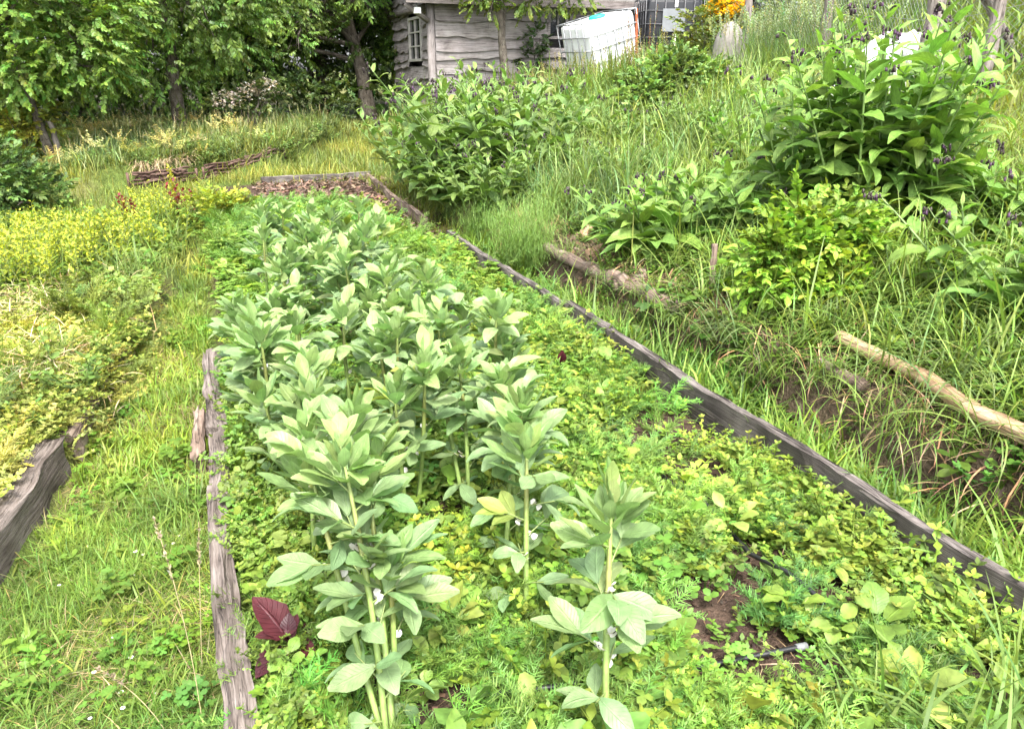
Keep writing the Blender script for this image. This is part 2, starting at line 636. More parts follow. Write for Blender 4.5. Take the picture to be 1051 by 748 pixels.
# ------------------------------------------------------------------ ground
def build_ground():
    xs = np.concatenate([np.linspace(-60, -6, 28), np.arange(-5.8, -1.2, .2), np.arange(-1.2, 3.4, .035), np.arange(3.5, 14, .25), np.linspace(14.5, 70, 28)])
    ys = np.concatenate([np.linspace(-12, .4, 16), np.arange(.5, 8, .05), np.arange(8, 20, .15), np.linspace(20.5, 95, 40)])
    X, Y = np.meshgrid(xs, ys)
    Z = H(X, Y)
    x, y = X.ravel(), Y.ravel()
    V = np.stack([x, y, Z.ravel()], -1)
    nx, ny = len(xs), len(ys)
    i = (np.arange(ny - 1)[:, None] * nx + np.arange(nx - 1)[None]).ravel()
    Q = np.stack([i, i + 1, i + nx + 1, i + nx], -1)
    turf = np.array([.075, .105, .025])
    soil = np.array([.06, .04, .03])
    straw = np.array([.2, .155, .075])
    n = fb(x * .9, y * .9, 31)
    c = turf[None] * (1 - ss(.5, .7, n)[:, None] * .5) + straw[None] * ss(.5, .7, n)[:, None] * .5
    b = in_bed(x, y)[:, None]
    c = c * (1 - b) + soil * b
    bank = (ss(2.25, 2.4, x) * ss(2.95, 2.7, x) * ss(9, 7.5, y))[:, None]
    c = c * (1 - bank) + np.array([.1, .075, .05]) * bank
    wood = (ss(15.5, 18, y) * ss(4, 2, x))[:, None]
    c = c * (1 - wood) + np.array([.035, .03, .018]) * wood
    g = Geo()
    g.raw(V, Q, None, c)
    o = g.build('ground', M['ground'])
    tag(o, kind='structure')


build_ground()


# ------------------------------------------------------------------ scatter helper
def vis(P, m=220):
    u, v, z = proj(P)
    return (z > .3) & (u > -m) & (u < 1051 + m) & (v > -m) & (v < 748 + m * 1.2)


def pts_in(x0, x1, y0, y1, n, dens=None, m=220):
    x = R.uniform(x0, x1, n)
    y = R.uniform(y0, y1, n)
    if dens is not None:
        k = R.rand(n) < dens(x, y)
        x, y = x[k], y[k]
    P = np.stack([x, y, H(x, y)], -1)
    return P[vis(P, m)]


def field(g, P, tpls, size, col, dv=.2, dh=.12, tilt=.15, pitch=None, sv=.25, colfn=None):
    """plantlets or blades on the points P"""
    k = len(P)
    if k == 0: return
    which = R.randint(0, len(tpls), k)
    C = cv(col, k, dv, dh)
    if colfn is not None:
        C = C * colfn(P)
    S = size * np.clip(1 + R.randn(k) * sv, .4, 2.0)
    yaw = R.uniform(0, 2 * math.pi, k)
    pt = (R.randn(k) * tilt) if pitch is None else np.clip(pitch + R.randn(k) * tilt, .1, 1.65)
    rl = R.randn(k) * tilt
    for w in range(len(tpls)):
        q = which == w
        if q.any():
            g.inst(tpls[w], mats(P[q], yaw[q], pt[q], rl[q], S[q]), C[q])


# ------------------------------------------------------------------ small plantlet templates (unit: metres at scale 1)
def t_clover(seed, n=9):
    r = np.random.RandomState(seed)
    g = Geo()
    for i in range(n):
        a, rr, h = r.rand() * 6.28, r.rand() ** .5 * .06, r.uniform(.03, .085)
        p = np.array([math.cos(a) * rr, math.sin(a) * rr, h])
        y0 = r.rand() * 6.28
        g.inst(ROUND, mats([p] * 3, y0 + np.array([0, 2.1, 4.2]), r.uniform(-.1, .4), 0, r.uniform(.014, .022)), cv((1, 1, 1), 3, .06, .05, r))
        g.tube([p * [.3, .3, 0], p], .0012, 3, (.8, .9, .7), cap=False)
    return g.tpl()


def t_chick(seed, n=7):
    r = np.random.RandomState(seed)
    g = Geo()
    for i in range(n):
        a = r.rand() * 6.28
        L = r.uniform(.06, .13)
        el = r.uniform(.4, 1.3)
        d = np.array([math.cos(a) * math.cos(el), math.sin(a) * math.cos(el), math.sin(el)])
        b = np.array([r.uniform(-.03, .03), r.uniform(-.03, .03), 0])
        g.tube([b, b + d * L], [.0016, .001], 3, (.9, .95, .7), cap=False)
        for j in range(5):
            p = b + d * L * (.25 + .75 * j / 4)
            y0 = r.rand() * 3.14
            g.inst(HEX, mats([p] * 2, [y0, y0 + 3.14], r.uniform(.1, .6), 0, r.uniform(.014, .024)), cv((1, 1, 1), 2, .08, .06, r))
        g.inst(HEX, mats([b + d * L] * 3, r.rand() + np.array([0, 2.1, 4.2]), .7, 0, .013), cv((1.12, 1.1, .9), 3, .05, .05, r))
    return g.tpl()


def t_weed(seed, n=9, w=OVAL):
    r = np.random.RandomState(seed)
    g = Geo()
    for i in range(n):
        L = r.uniform(.03, .055)
        a = i * 2.4 + r.rand() * .5
        h = r.uniform(.01, .07)
        el = r.uniform(0, .8)
        p = np.array([-math.sin(a) * .018, math.cos(a) * .018, h])
        g.inst(w, mats([p], [a], el, r.randn() * .2, L), cv((1, 1, 1), 1, .08, .06, r))
        g.tube([(0, 0, 0), p], .0014, 3, (.9, .95, .7), cap=False)
    return g.tpl()


def t_feather(seed, n=7, L0=.13):
    r = np.random.RandomState(seed)
    g = Geo()
    for i in range(n):
        a = i * 6.28 / n + r.rand()
        L = L0 * r.uniform(.6, 1.1)
        el = r.uniform(.5, 1.3)
        k = 10
        t = np.linspace(.3, 1, k)
        ang = el - .7 * t
        rr = L * t * np.cos(el - .35 * t)
        zz = L * t * np.sin(el - .35 * t)
        P = np.stack([-math.sin(a) * rr, math.cos(a) * rr, zz], -1)
        g.tube(np.concatenate([[[0, 0, 0]], P[::3]]), .001, 3, (.9, 1, .8), cap=False)
        for s_ in (-1, 1):
            for q in range(3):
                Pj = P + r.randn(k, 3) * .003 + np.array([0, 0, 0])
                g.inst(NEEDLE, mats(Pj, a + s_ * (.5 + .45 * q) + r.randn(k) * .2, ang * .6 + r.randn(k) * .4, r.rand(k), np.stack([np.full(k, .03), L * .3 * (1.15 - t) + .006, np.full(k, .03)], -1)), cv((1, 1, 1), k, .08, .05, r))
    return g.tpl()


CLOVER = [t_clover(i) for i in range(4)]
CHICK = [t_chick(i + 10) for i in range(4)]
WEED = [t_weed(i + 20) for i in range(4)]
ROUNDW = [t_weed(i + 26, 7, ROUND) for i in range(3)]
WEEDH = [t_weed(i + 20, 9, OVALH) for i in range(4)]
ROUNDWH = [t_weed(i + 26, 8, ROUNDH) for i in range(3)]
FEATH = [t_feather(i + 30) for i in range(4)]


# ------------------------------------------------------------------ ground cover in the bed
BARE = [(*at_z(u, v, 0)[:2], r_) for (u, v, r_) in ((700, 468, .17), (745, 447, .15), (722, 512, .09), (850, 560, .08), (920, 610, .08), (860, 620, .06), (700, 600, .05), (790, 520, .06), (795, 592, .1), (775, 570, .06), (905, 540, .09), (940, 580, .1), (860, 510, .07), (775, 675, .09), (735, 700, .06), (830, 690, .05), (580, 700, .06), (820, 470, .07), (690, 420, .06), (880, 640, .05), (990, 610, .06), (660, 560, .035), (640, 640, .035), (960, 690, .05), (1010, 700, .05))]


def bare(x, y):
    """0 where bare soil shows in the bed"""
    n = fb(x * 3.1, y * 3.1, 14)
    soilband = ss(1.15, 1.7, x) * ss(3.6, 2.6, y) * .05
    d = ss(.33 + soilband, .4 + soilband, n)
    # wood chip strip at the far end
    chips = ss(9.3, 9.8, y + .25 * (x - 1)) + ss(1.72, 1.86, x) * ss(6.6, 7.4, y)
    d = d * (1 - np.clip(chips, 0, 1))
    # open patches round the drip hose and near the board
    wob = 1 + .9 * (fb(x * 7, y * 7, 19) - .5)
    for (a, b, rr) in BARE:
        d = d * (1 - .97 * ss(rr * 1.15, rr * .75, np.hypot(x - a, (y - b) * .7) * wob / 1.75))
    return np.maximum(d, .05 * (1 - np.clip(chips, 0, 1)))


def bed_cover():
    GREEN, LIME, FEAC, LOW = (.15, .255, .035), (.185, .275, .045), (.14, .25, .05), (.07, .13, .03)
    zone = lambda x, y: ss(.45, 1.1, x + .35 * (fb(x * 1.5, y * 1.5, 3) - .5))

    def mk(name, tp, n, size, col, dens, mat='leaf', hi=None, **kw):
        g = Geo()
        for (y0, y1, f, sf) in ((.6, 2.2, 1, 1), (2.2, 4.2, .8, 1.05), (4.2, 7.2, .5, 1.3), (7.2, 11.6, .22, 1.8)):
            k = int(n * f * (y1 - y0))
            field(g, pts_in(-.06, 2.03, y0, y1, k, dens), hi if hi and y0 < 2 else tp, size * sf, col, **kw)
        o = g.build(name, M[mat])
        return o

    hue = lambda P: 1 + (fb(P[:, 0] * 2, P[:, 1] * 2, 41)[:, None] - .5) * np.array([.8, .6, .3])
    o = mk('clover', CLOVER, 1500, 1.0, GREEN, lambda x, y: bare(x, y) * (.12 + .88 * ss(.42, .54, fb(x * 3, y * 3, 21))), colfn=hue)
    tag(o, 'low mat of green clover covering the soil of the bean bed', 'clover', kind='stuff')
    o = mk('chickweed', CHICK, 1300, 1.0, LIME, lambda x, y: bare(x, y) * (.15 + .85 * zone(x, y)) * (.1 + .9 * ss(.42, .54, fb(x * 3.2, y * 3.2, 22))), colfn=hue)
    tag(o, 'bright lime chickweed sprawling between beans and the dark board', 'chickweed', kind='stuff')
    o = mk('carrot_tops', FEATH, 900, 1.1, FEAC, lambda x, y: bare(x, y) * ss(.46, .58, fb(x * 1.6, y * 1.6, 23) + .18 * ss(1.3, .3, np.abs(x - .75))), colfn=hue)
    tag(o, 'feathery green carrot tops around the bean stems', 'carrot tops', kind='stuff')
    o = mk('leafy_weeds', WEED + ROUNDW, 900, .95, LIME, lambda x, y: bare(x, y) * (.25 + .75 * zone(x, y)) * ss(.4, .52, fb(x * 2.6, y * 2.6, 24)), mat='broad', hi=WEEDH + ROUNDWH, colfn=hue)
    tag(o, 'yellow green seedling weeds with oval leaves in the bed', 'weeds', kind='stuff')
    g = Geo()
    P = pts_in(.5, 2.0, .8, 6, 330, bare)
    field(g, P, CHICK, 1.45, (.17, .25, .035), tilt=.3, sv=.3)
    P = pts_in(.1, 2.0, .8, 5, 260, bare)
    field(g, P, ROUNDWH, 1.15, (.16, .25, .045), tilt=.3, sv=.3)
    P = pts_in(.1, 2.0, .8, 5, 260, bare)
    field(g, P, WEEDH, 1.3, (.21, .27, .055), tilt=.3, sv=.3)
    tag(g.build('tall_weeds', M['leaf']), 'taller scattered weed seedlings standing above the clover of the bed', 'weeds', kind='stuff')
    g = Geo()
    P = pts_in(-.05, 2.05, .7, 5.5, 9000)
    P[:, 2] += .004
    k = len(P)
    g.inst(leaf(1, .7, .3, .4, 1, .7, 2, b0=.8), mats(P, R.rand(k) * 6.28, R.randn(k) * .5, R.randn(k) * .6, R.uniform(.006, .022, k)), cv((.075, .05, .038), k, .35, .08))
    P = pts_in(-.05, 2.05, .7, 5.5, 1300)
    P[:, 2] += .01
    field(g, P, BL, .07, (.3, .22, .13), tilt=.4, pitch=.25, sv=.4)
    tag(g.build('soil_crumbs', M['straw']), 'brown soil crumbs and dry litter between the weeds of the bed', 'soil crumbs', kind='stuff')
    # taller oval-leaved sprawl along the inside of the left beam
    g = Geo()
    P = pts_in(-.08, .2, 1.0, 4.6, 1500, lambda x, y: ss(.3, .5, fb(x * 3, y * 2, 27)))
    field(g, P, ROUNDWH + WEEDH + CLOVER, .75, (.12, .2, .03), tilt=.4)
    P2 = P.copy()
    P2[:, 2] += .07
    field(g, P2, CHICK + ROUNDWH[:1], .8, (.14, .22, .035), tilt=.5)
    P = pts_in(1.9, 2.05, .8, 7, 420, lambda x, y: ss(.45, .6, fb(x * 3, y * 2, 28)))
    field(g, P, CHICK, 1.25, (.17, .24, .035), tilt=.3)
    tag(g.build('bindweed', M['broad']), 'round-leaved green vine creeping along the grey beam', 'bindweed', kind='stuff')


bed_cover()


# ------------------------------------------------------------------ wood chips at the far end, dead straw on the bank
def chips():
    g = Geo()
    P = pts_in(.5, 2.6, 6.6, 12.0, 9000, lambda x, y: (1 - bare(x, y)) * ss(2.6, 2.2, x))
    k = len(P)
    P[:, 2] += .012
    t = leaf(1, .4, 0, 0, 1, .8, 2, b0=.8)
    g.inst(t, mats(P, R.rand(k) * 6.28, R.randn(k) * .3, R.randn(k) * .4, R.uniform(.03, .09, k)), cv((.14, .095, .072), k, .45, .1))
    tag(g.build('wood_chips', M['straw']), 'brown wood chips spread over the far end of the bed', 'wood chips', kind='stuff')
    g = Geo()
    P = pts_in(2.12, 3.1, 1.0, 8.5, 14000, lambda x, y: ss(.42, .62, fb(x * 2.2, y * 1.4, 55)) * ss(2.2, 2.45, x) * ss(3.1, 2.7, x))
    k = len(P)
    P[:, 2] += R.rand(k) * .06
    for b in (BL[1], BL[3]):
        q = R.rand(k) < .5
        g.inst(b, mats(P[q], R.rand(q.sum()) * 6.28, R.randn(q.sum()) * .5 - .2, 0, R.uniform(.08, .25, q.sum())), cv((.3, .2, .115), q.sum(), .4, .12))
    P = pts_in(2.3, 2.9, 1.3, 7.2, 5000)
    k = len(P)
    g.inst(leaf(1, .7, .3, .4, 1, .7, 2, b0=.8), mats(P, R.rand(k) * 6.28, R.randn(k) * .6, R.randn(k) * .6, R.uniform(.012, .05, k)), cv((.1, .07, .05), k, .4, .1))
    tag(g.build('dead_straw', M['straw']), 'brown dead grass and roots hanging over the bank face', 'dead grass', kind='stuff')


chips()


# ------------------------------------------------------------------ grass
def earth(x, y):
    """1 where the broken earth edge of the bank shows"""
    return ss(2.34, 2.42, x) * ss(2.86, 2.7, x) * ss(7.2, 6.2, y) * ss(1.3, 2.0, y) * ss(.36, .5, fb(x * 1.6, y * 1.5, 56))


def grass():
    patch = lambda P: 1 + (fb(P[:, 0] * 1.7, P[:, 1] * 1.7, 61)[:, None] - .5) * np.array([1.3, .8, .2])
    onpath = lambda x, y: (ss(edge_left(y) - .02, edge_left(y) + .03, x) * ss(-.17, -.2, x))
    # path between the beds
    g = Geo()
    worn = lambda x, y: onpath(x, y) * (.2 + .8 * ss(.38, .56, fb(x * 2.6, y * 2.6, 62)))
    P = pts_in(-1.2, -.17, 1.1, 3.2, 60000, worn)
    field(g, P, BL, .065, (.15, .235, .04), tilt=.45, pitch=1.0, sv=.35, colfn=patch)
    P = pts_in(-1.2, -.17, 3.2, 9.0, 50000, worn)
    field(g, P, BLS, .09, (.16, .24, .04), tilt=.45, pitch=1.0, sv=.35, colfn=patch)
    P = pts_in(-1.2, -.17, 1.1, 5, 9000, onpath)
    field(g, P, BL, .07, (.27, .23, .1), tilt=.4, pitch=.4, sv=.4)
    P = pts_in(-1.2, -.15, 1.1, 7.5, 800, lambda x, y: onpath(x, y) * ss(.5, .62, fb(x * 2, y * 2, 63)))
    field(g, P, CLOVER, .8, (.1, .19, .025), colfn=patch)
    P = pts_in(-1.2, -.15, 1.1, 7.5, 350, lambda x, y: onpath(x, y) * ss(.5, .6, fb(x * 2, y * 2, 64)))
    field(g, P, ROUNDW + WEED, .6, (.15, .23, .035), colfn=patch)
    WB = [blade(4, .06, b) for b in (.6, 1.2, 1.8)]
    P = pts_in(-1.2, -.17, 1.1, 7, 5000, onpath)
    field(g, P, WB, .085, (.17, .24, .04), tilt=.4, pitch=.8, sv=.4, colfn=patch)
    P = pts_in(-1.2, -.17, 1.1, 5, 7000, lambda x, y: onpath(x, y) * ss(.45, .58, fb(x * 2.6, y * 2.6, 77)))
    P[:, 2] += .012
    field(g, P, BL, .06, (.36, .28, .15), tilt=.4, pitch=.2, sv=.5)
    tag(g.build('path_grass', M['grass']), 'worn mossy grass with straw patches on the path between beds', 'grass', kind='stuff')
    # lawn farther back
    g = Geo()
    lawn = lambda x, y: (1 - in_bed(x, y)) * (1 - ss(3.0, 3.4, x)) * (.6 + .4 * ss(.3, .5, fb(x, y, 65)))
    P = pts_in(-4, 3.4, 6.5, 12, 36000, lawn)
    field(g, P, BLS, .13, (.18, .215, .04), tilt=.4, pitch=1.1, sv=.35, colfn=patch)
    P = pts_in(-4, 5, 12, 18.5, 42000, lambda x, y: 1 - ss(4.2, 4.6, x))
    field(g, P, BLS, .18, (.2, .225, .05), tilt=.35, pitch=1.1, sv=.35, colfn=patch)
    tag(g.build('lawn_grass', M['grass']), 'short yellow green lawn in front of the trees', 'grass', kind='stuff')
    # long grass in the gully behind the board
    g = Geo()
    P = pts_in(2.12, 2.5, .5, 7.5, 17000, lambda x, y: (1 - .93 * earth(x, y)) * (.25 + .75 * ss(.3, .55, fb(x * 2.5, y * 1.5, 66))) * (.35 + .65 * ss(3.6, 2.8, y)))
    field(g, P, BL[1:4], .21, (.15, .245, .04), tilt=.25, pitch=1.2, sv=.35, colfn=patch)
    P = pts_in(2.12, 2.6, .5, 7.5, 1500, lambda x, y: 1 - .9 * earth(x, y))
    field(g, P, CHICK + WEED, 1.1, (.1, .18, .03))
    tag(g.build('gully_grass', M['grass']), 'lush green grass growing along the gully behind the dark board', 'grass', kind='stuff')
    # bank top and hillside
    g = Geo()
    bankd = lambda x, y: (1 - .93 * earth(x, y)) * ss(2.5, 2.8, x) * (.3 + .7 * ss(.35, .55, fb(x * 1.6, y * 1.6, 67)))
    P = pts_in(2.5, 5.5, .8, 7.5, 17000, bankd)
    field(g, P, BLL, .36, (.155, .23, .055), tilt=.22, pitch=1.25, sv=.35, colfn=patch)
    WB = [blade(5, .03, b) for b in (.5, 1.1, 1.7)]
    P = pts_in(2.2, 4.2, .6, 5.5, 6500, lambda x, y: (1 - .95 * earth(x, y)) * ss(.36, .5, fb(x * 2.2, y * 2.2, 78)))
    field(g, P, WB, .26, (.19, .285, .06), tilt=.25, pitch=1.2, sv=.35)
    P = pts_in(2.5, 4.6, .8, 6, 6000, lambda x, y: bankd(x, y))
    field(g, P, CHICK + CLOVER + WEED, 1.15, (.1, .175, .03))
    P = pts_in(3.0, 6.5, 5.5, 10.5, 7000)
    field(g, P, BLL[:4], .5, (.2, .28, .085), tilt=.18, pitch=1.35, sv=.3, colfn=patch)
    P = pts_in(2.5, 8, 7.5, 12.5, 14000, bankd)
    field(g, P, BLL[:4], .45, (.14, .21, .05), tilt=.2, pitch=1.3, sv=.3, colfn=patch)
    P = pts_in(3.4, 14, 11.5, 16, 20000)
    field(g, P, BL[:4], .6, (.14, .21, .045), tilt=.2, pitch=1.35, sv=.3, colfn=patch)
    P = pts_in(5.5, 11, 2, 8, 16000)
    field(g, P, BLS, .22, (.15, .19, .035), tilt=.3, pitch=1.2, sv=.35, colfn=patch)
    P = pts_in(7, 24, 3, 22, 30000, lambda x, y: ss(6.5, 8, x))
    field(g, P, BLS, .4, (.13, .19, .04), tilt=.25, pitch=1.25, sv=.35, colfn=patch)
    tag(g.build('meadow_grass', M['grass']), 'long uncut green grass over the bank and hillside', 'grass', kind='stuff')
    # pale flowering grasses
    g = Geo()
    head = Geo()
    head.tube([(0, 0, 0), (0, .02, .7)], [.0025, .0015], 3, (.8, 1, .6), cap=False)
    for j in range(14):
        head.inst(HEX, mats([(0, .02, .58 + j * .012)], [j * 2.4], .9, 0, .035 - j * .0012), [(1.45, 1.4, 1.6)])
    ht = head.tpl()
    P = pts_in(6.8, 10.5, 7.0, 12, 2600, lambda x, y: ss(.4, .5, fb(x, y, 68)))
    field(g, P, [ht], 1.0, (.17, .21, .1), tilt=.15, sv=.2)
    P = pts_in(3.2, 9, 11.5, 15.5, 1200)
    field(g, P, [ht], .9, (.17, .17, .07), tilt=.12, sv=.2)
    P = pts_in(-2, 2.4, 12, 16.5, 900, lambda x, y: ss(mound_y(x) + .2, mound_y(x) + .5, y))
    field(g, P, [ht], .5, (.22, .22, .11), tilt=.15, sv=.25)
    tag(g.build('seeding_grass', M['grass']), 'pale seed heads of tall grass on the hillside', 'seeding grass', kind='stuff')
    # wild mound
    g = Geo()
    md = lambda x, y: ss(mound_y(x) - .05, mound_y(x) + .3, y)
    P = pts_in(-3, 3.4, 11.5, 17.5, 16000, md)
    field(g, P, BL[:4], .27, (.18, .225, .08), tilt=.25, pitch=1.3, sv=.35, colfn=patch)
    P = pts_in(-3, 2.4, 12, 16.5, 1600, md)
    field(g, P, CHICK, 1.9, (.15, .21, .07), sv=.3)
    P = pts_in(-2.2, .9, 12, 15.5, 230, lambda x, y: md(x, y) * ss(.45, .6, fb(x * 1.2, y * 1.2, 69)))
    P[:, 2] += R.uniform(.15, .32, len(P))
    field(g, P, CHICK, 1.3, (.45, .42, .2), dv=.2)
    tag(g.build('wild_meadow', M['grass']), 'wild grass and pale weeds growing on the mound above the wattle edging', 'wild meadow', kind='stuff')


grass()


# ------------------------------------------------------------------ left-hand bed
def left_bed():
    inb = lambda x, y: ss(edge_left(y) - .1 + .2 * ss(3.4, 3.7, y), edge_left(y) - .2 + .16 * ss(3.4, 3.7, y), x)
    g = Geo()
    hue = lambda P: 1 + (fb(P[:, 0] * 2.2, P[:, 1] * 2.2, 71)[:, None] - .5) * np.array([1.0, .7, .5])
    P = pts_in(-2.6, -.3, 2.2, 6.0, 7500, lambda x, y: inb(x, y) * ss(5.9, 5.2, y))
    field(g, P, CHICK + FEATH[:1], 1.0, (.29, .31, .075), colfn=hue, tilt=.25)
    P = pts_in(-2.6, -.3, 2.2, 6.2, 2500, lambda x, y: inb(x + .06, y))
    field(g, P, CLOVER + CHICK, 1.1, (.17, .23, .04), colfn=hue)
    k = len(P)
    P = pts_in(-2.6, -.3, 2.2, 6.2, 900, lambda x, y: inb(x, y) * ss(.45, .6, fb(x * 2.5, y * 2.5, 75)))
    P[:, 2] += .06
    field(g, P, CHICK + FEATH, 1.7, (.15, .21, .045), tilt=.4, colfn=hue)
    tag(g.build('pale_chickweed', M['leaf']), 'pale yellow green weeds sprawling over the left bed and its timber', 'weeds', kind='stuff')
    g = Geo()
    P = pts_in(-2.6, -.3, 2.2, 6.6, 12000, lambda x, y: inb(x, y) * ss(.5, .62, fb(x * 1.8, y * 1.8, 72)))
    P[:, 2] += .03 + R.rand(len(P)) * .13
    field(g, P, BL, .13, (.44, .35, .2), tilt=.5, pitch=.4, sv=.4)
    tag(g.build('dry_stalks', M['straw']), 'dry straw coloured stalks tangled in the left bed', 'dry stalks', kind='stuff')
    # weeds at the back of the left bed
    g = Geo()
    P = pts_in(-3.2, 0, 6.0, 9.8, 4200, lambda x, y: ss(edge_left(y) - .1, edge_left(y) - .3, x) * (.3 + .7 * ss(.38, .55, fb(x * 1.2, y * 1.2, 73))))
    field(g, P, CHICK + WEED + CLOVER, 1.7, (.12, .19, .035), colfn=hue)
    P = pts_in(-3.0, -.2, 6.0, 9.5, 3000, lambda x, y: ss(edge_left(y), edge_left(y) - .2, x) * ss(.4, .55, fb(x * 1.4, y * 1.4, 74)))
    field(g, P, BL[:4], .3, (.12, .18, .035), tilt=.25, pitch=1.3, sv=.3)
    tag(g.build('mixed_weeds', M['leaf']), 'mixed green weeds between the left bed and the lawn', 'weeds', kind='stuff')


left_bed()


# ------------------------------------------------------------------ timber
def beam(name, label, cat, p0, p1, w, h, mat, seed=0, rough=.012, group=None, n=None, jag=.04, z_sink=.0, worn=.25, tilt=0.0):
    """old squared timber from p0 to p1 (centre of the top face); slightly bent, worn corners, split ends"""
    r = np.random.RandomState(seed)
    p0, p1 = np.asarray(p0, float), np.asarray(p1, float)
    L = np.linalg.norm(p1 - p0)
    n = n or max(8, int(L / .05))
    d = (p1 - p0) / L
    side = np.cross(d, (0, 0, 1.0))
    side /= np.linalg.norm(side)
    up = np.cross(side, d)
    t = np.linspace(0, 1, n + 1)
    # cross-section: points round a worn rectangle
    cs = []
    for (a, b) in ((-1, 0), (-.9, -.03), (-.45, 0), (0, .0), (.45, 0), (.9, -.03), (1, 0)):
        cs.append((a * w / 2, b * h - (0.0 if abs(a) < .95 else worn * w * .5)))
    for b in (.35, .7, 1.0):
        cs.append((w / 2 * .99, -b * h))
    for a in (.3, -.3):
        cs.append((a * w, -h))
    for b in (1.0, .7, .35):
        cs.append((-w / 2 * .99, -b * h))
    cs = np.array(cs)
    m = len(cs)
    V = np.zeros((n + 1, m, 3))
    Lv = np.zeros((n + 1, m, 3))
    per = np.concatenate([[0], np.cumsum(np.linalg.norm(np.diff(cs, axis=0), axis=1))])
    for i in range(n + 1):
        bow = np.array([vn(t[i] * L * 1.2, seed, 91) - .5, vn(t[i] * L * 1.4, seed, 92) - .5]) * np.array([.05, .03])
        for j in range(m):
            s_ = t[i] * L * 7
            off = (np.array([vn(s_, j * 1.7 + seed, 93), vn(s_, j * 1.7 + seed, 94)]) - .5) * 2 * rough
            e = 0.0
            if i in (0, n):
                e = (vn(j * 1.9, seed, 95) - .3) * jag * (1 if i == n else -1)
            q = cs[j] + off + bow
            V[i, j] = p0 + d * (t[i] * L + e) + side * (q[0] + tilt * q[1]) + up * q[1]
            Lv[i, j] = (t[i] * L, per[j], seed * 1.3)
    i = np.arange(n)[:, None] * m
    j = np.arange(m)[None]
    j2 = (j + 1) % m
    Q = np.stack([i + j, i + m + j, i + m + j2, i + j2], -1).reshape(-1, 4)
    V2, Lv2 = V.reshape(-1, 3), Lv.reshape(-1, 3)
    c0, c1 = V[0].mean(0), V[-1].mean(0)
    k = len(V2)
    T = [(k, j_, (j_ + 1) % m) for j_ in range(m)] + [(k + 1, n * m + (j_ + 1) % m, n * m + j_) for j_ in range(m)]
    V2 = np.concatenate([V2, [c0, c1]])
    Lv2 = np.concatenate([Lv2, [[0, 0, 2], [L, 0, 2]]])
    g = Geo()
    g.raw(V2, Q, T, (1, 1, 1), Lv2)
    org = np.array([*(p0[:2] + p1[:2]) / 2, min(p0[2], p1[2]) - h])
    o = g.build(name, mat, org=org, smooth=False)
    return tag(o, label, cat, group)


beam('timber_edging', 'long weathered grey beam between the grass path and the bean bed', 'timber', (-.125, .95, .11), (-.14, 3.35, .1), .078, .2, M['sleeper'], 1)
beam('timber_edging', 'short cracked grey beam end rising at the far tip of the path edge', 'timber', (-.135, 3.39, .1), (-.155, 4.42, .13), .09, .2, M['sleeper'], 2, .018, jag=.12)
beam('timber_offcut', 'dark broken offcut leaning against the short cracked beam', 'timber', (-.215, 3.3, .03), (-.22, 3.75, .04), .05, .1, M['oldlog'], 3, .02, jag=.1)
_A, _B = at_z(0, 541, .125), at_z(70, 448, .125)
beam('timber_edging', 'thick pale grey sleeper with a split end holding up the left bed', 'timber', _A + (_A - _B) * 1.1 - [.06, 0, 0], _B - [.06, 0, 0], .12, .22, M['sleeper'], 4, .012, jag=.1)
beam('timber_edging', 'half buried dark sleeper under pale weeds behind the split-ended sleeper', 'timber', (-.80, 3.62, .09), (-.64, 4.95, .07), .11, .2, M['oldlog'], 5, .018, jag=.1)
beam('edging_board', 'long dark damp board edging the right side of the bean bed', 'board', (2.1, .45, .185), (2.085, 4.0, .175), .048, .25, M['board'], 6, .009, jag=.03, worn=.16, tilt=-.08)
beam('edging_board', 'short dark board bridging two long boards beside the gully', 'board', (2.135, 3.92, .17), (2.125, 4.5, .17), .052, .25, M['board'], 7, .006, jag=.05, worn=.1)
beam('edging_board', 'far dark board fading into the grass beside the fennel', 'board', (2.09, 4.44, .165), (2.1, 7.3, .15), .052, .23, M['board'], 8, .01, jag=.04, worn=.16)
pf0, pf1 = at_z(273, 192, .17), at_z(382, 187, .17)
beam('edging_board', 'dark board closing the far end of the bean bed', 'board', (pf0[0], 11.85, .19), (pf1[0] + .15, 11.95, .2), .05, .16, M['board'], 9, .008, jag=.03)
beam('edging_board', 'mossy board along the far right edge of the wood chips', 'board', (2.12, 8.3, .1), (2.15, 11.8, .2), .05, .14, M['oldlog'], 10, .01)


def log(name, label, cat, pts, r0, r1, mat, seed=0, group=None, sides=10, jit=.1, wob=.7):
    pts = np.asarray(pts, float)
    n = 26
    t = np.linspace(0, 1, n)
    s = np.linspace(0, 1, len(pts))
    P = np.stack([np.interp(t, s, pts[:, i]) for i in range(3)], -1)
    rs = np.random.RandomState(seed)
    P[:, :] += np.stack([vn(t * 6, seed + i * 3.3, 97) - .5 for i in range(3)], -1) * r0 * wob
    rr = (r0 + (r1 - r0) * t) * (1 + (vn(t * 9, seed, 98) - .5) * .35)
    g = Geo()
    g.tube(P, rr, sides, (1, 1, 1), jit, True, seed)
    o = g.build(name, mat, org=P[0])
    return tag(o, label, cat, group)


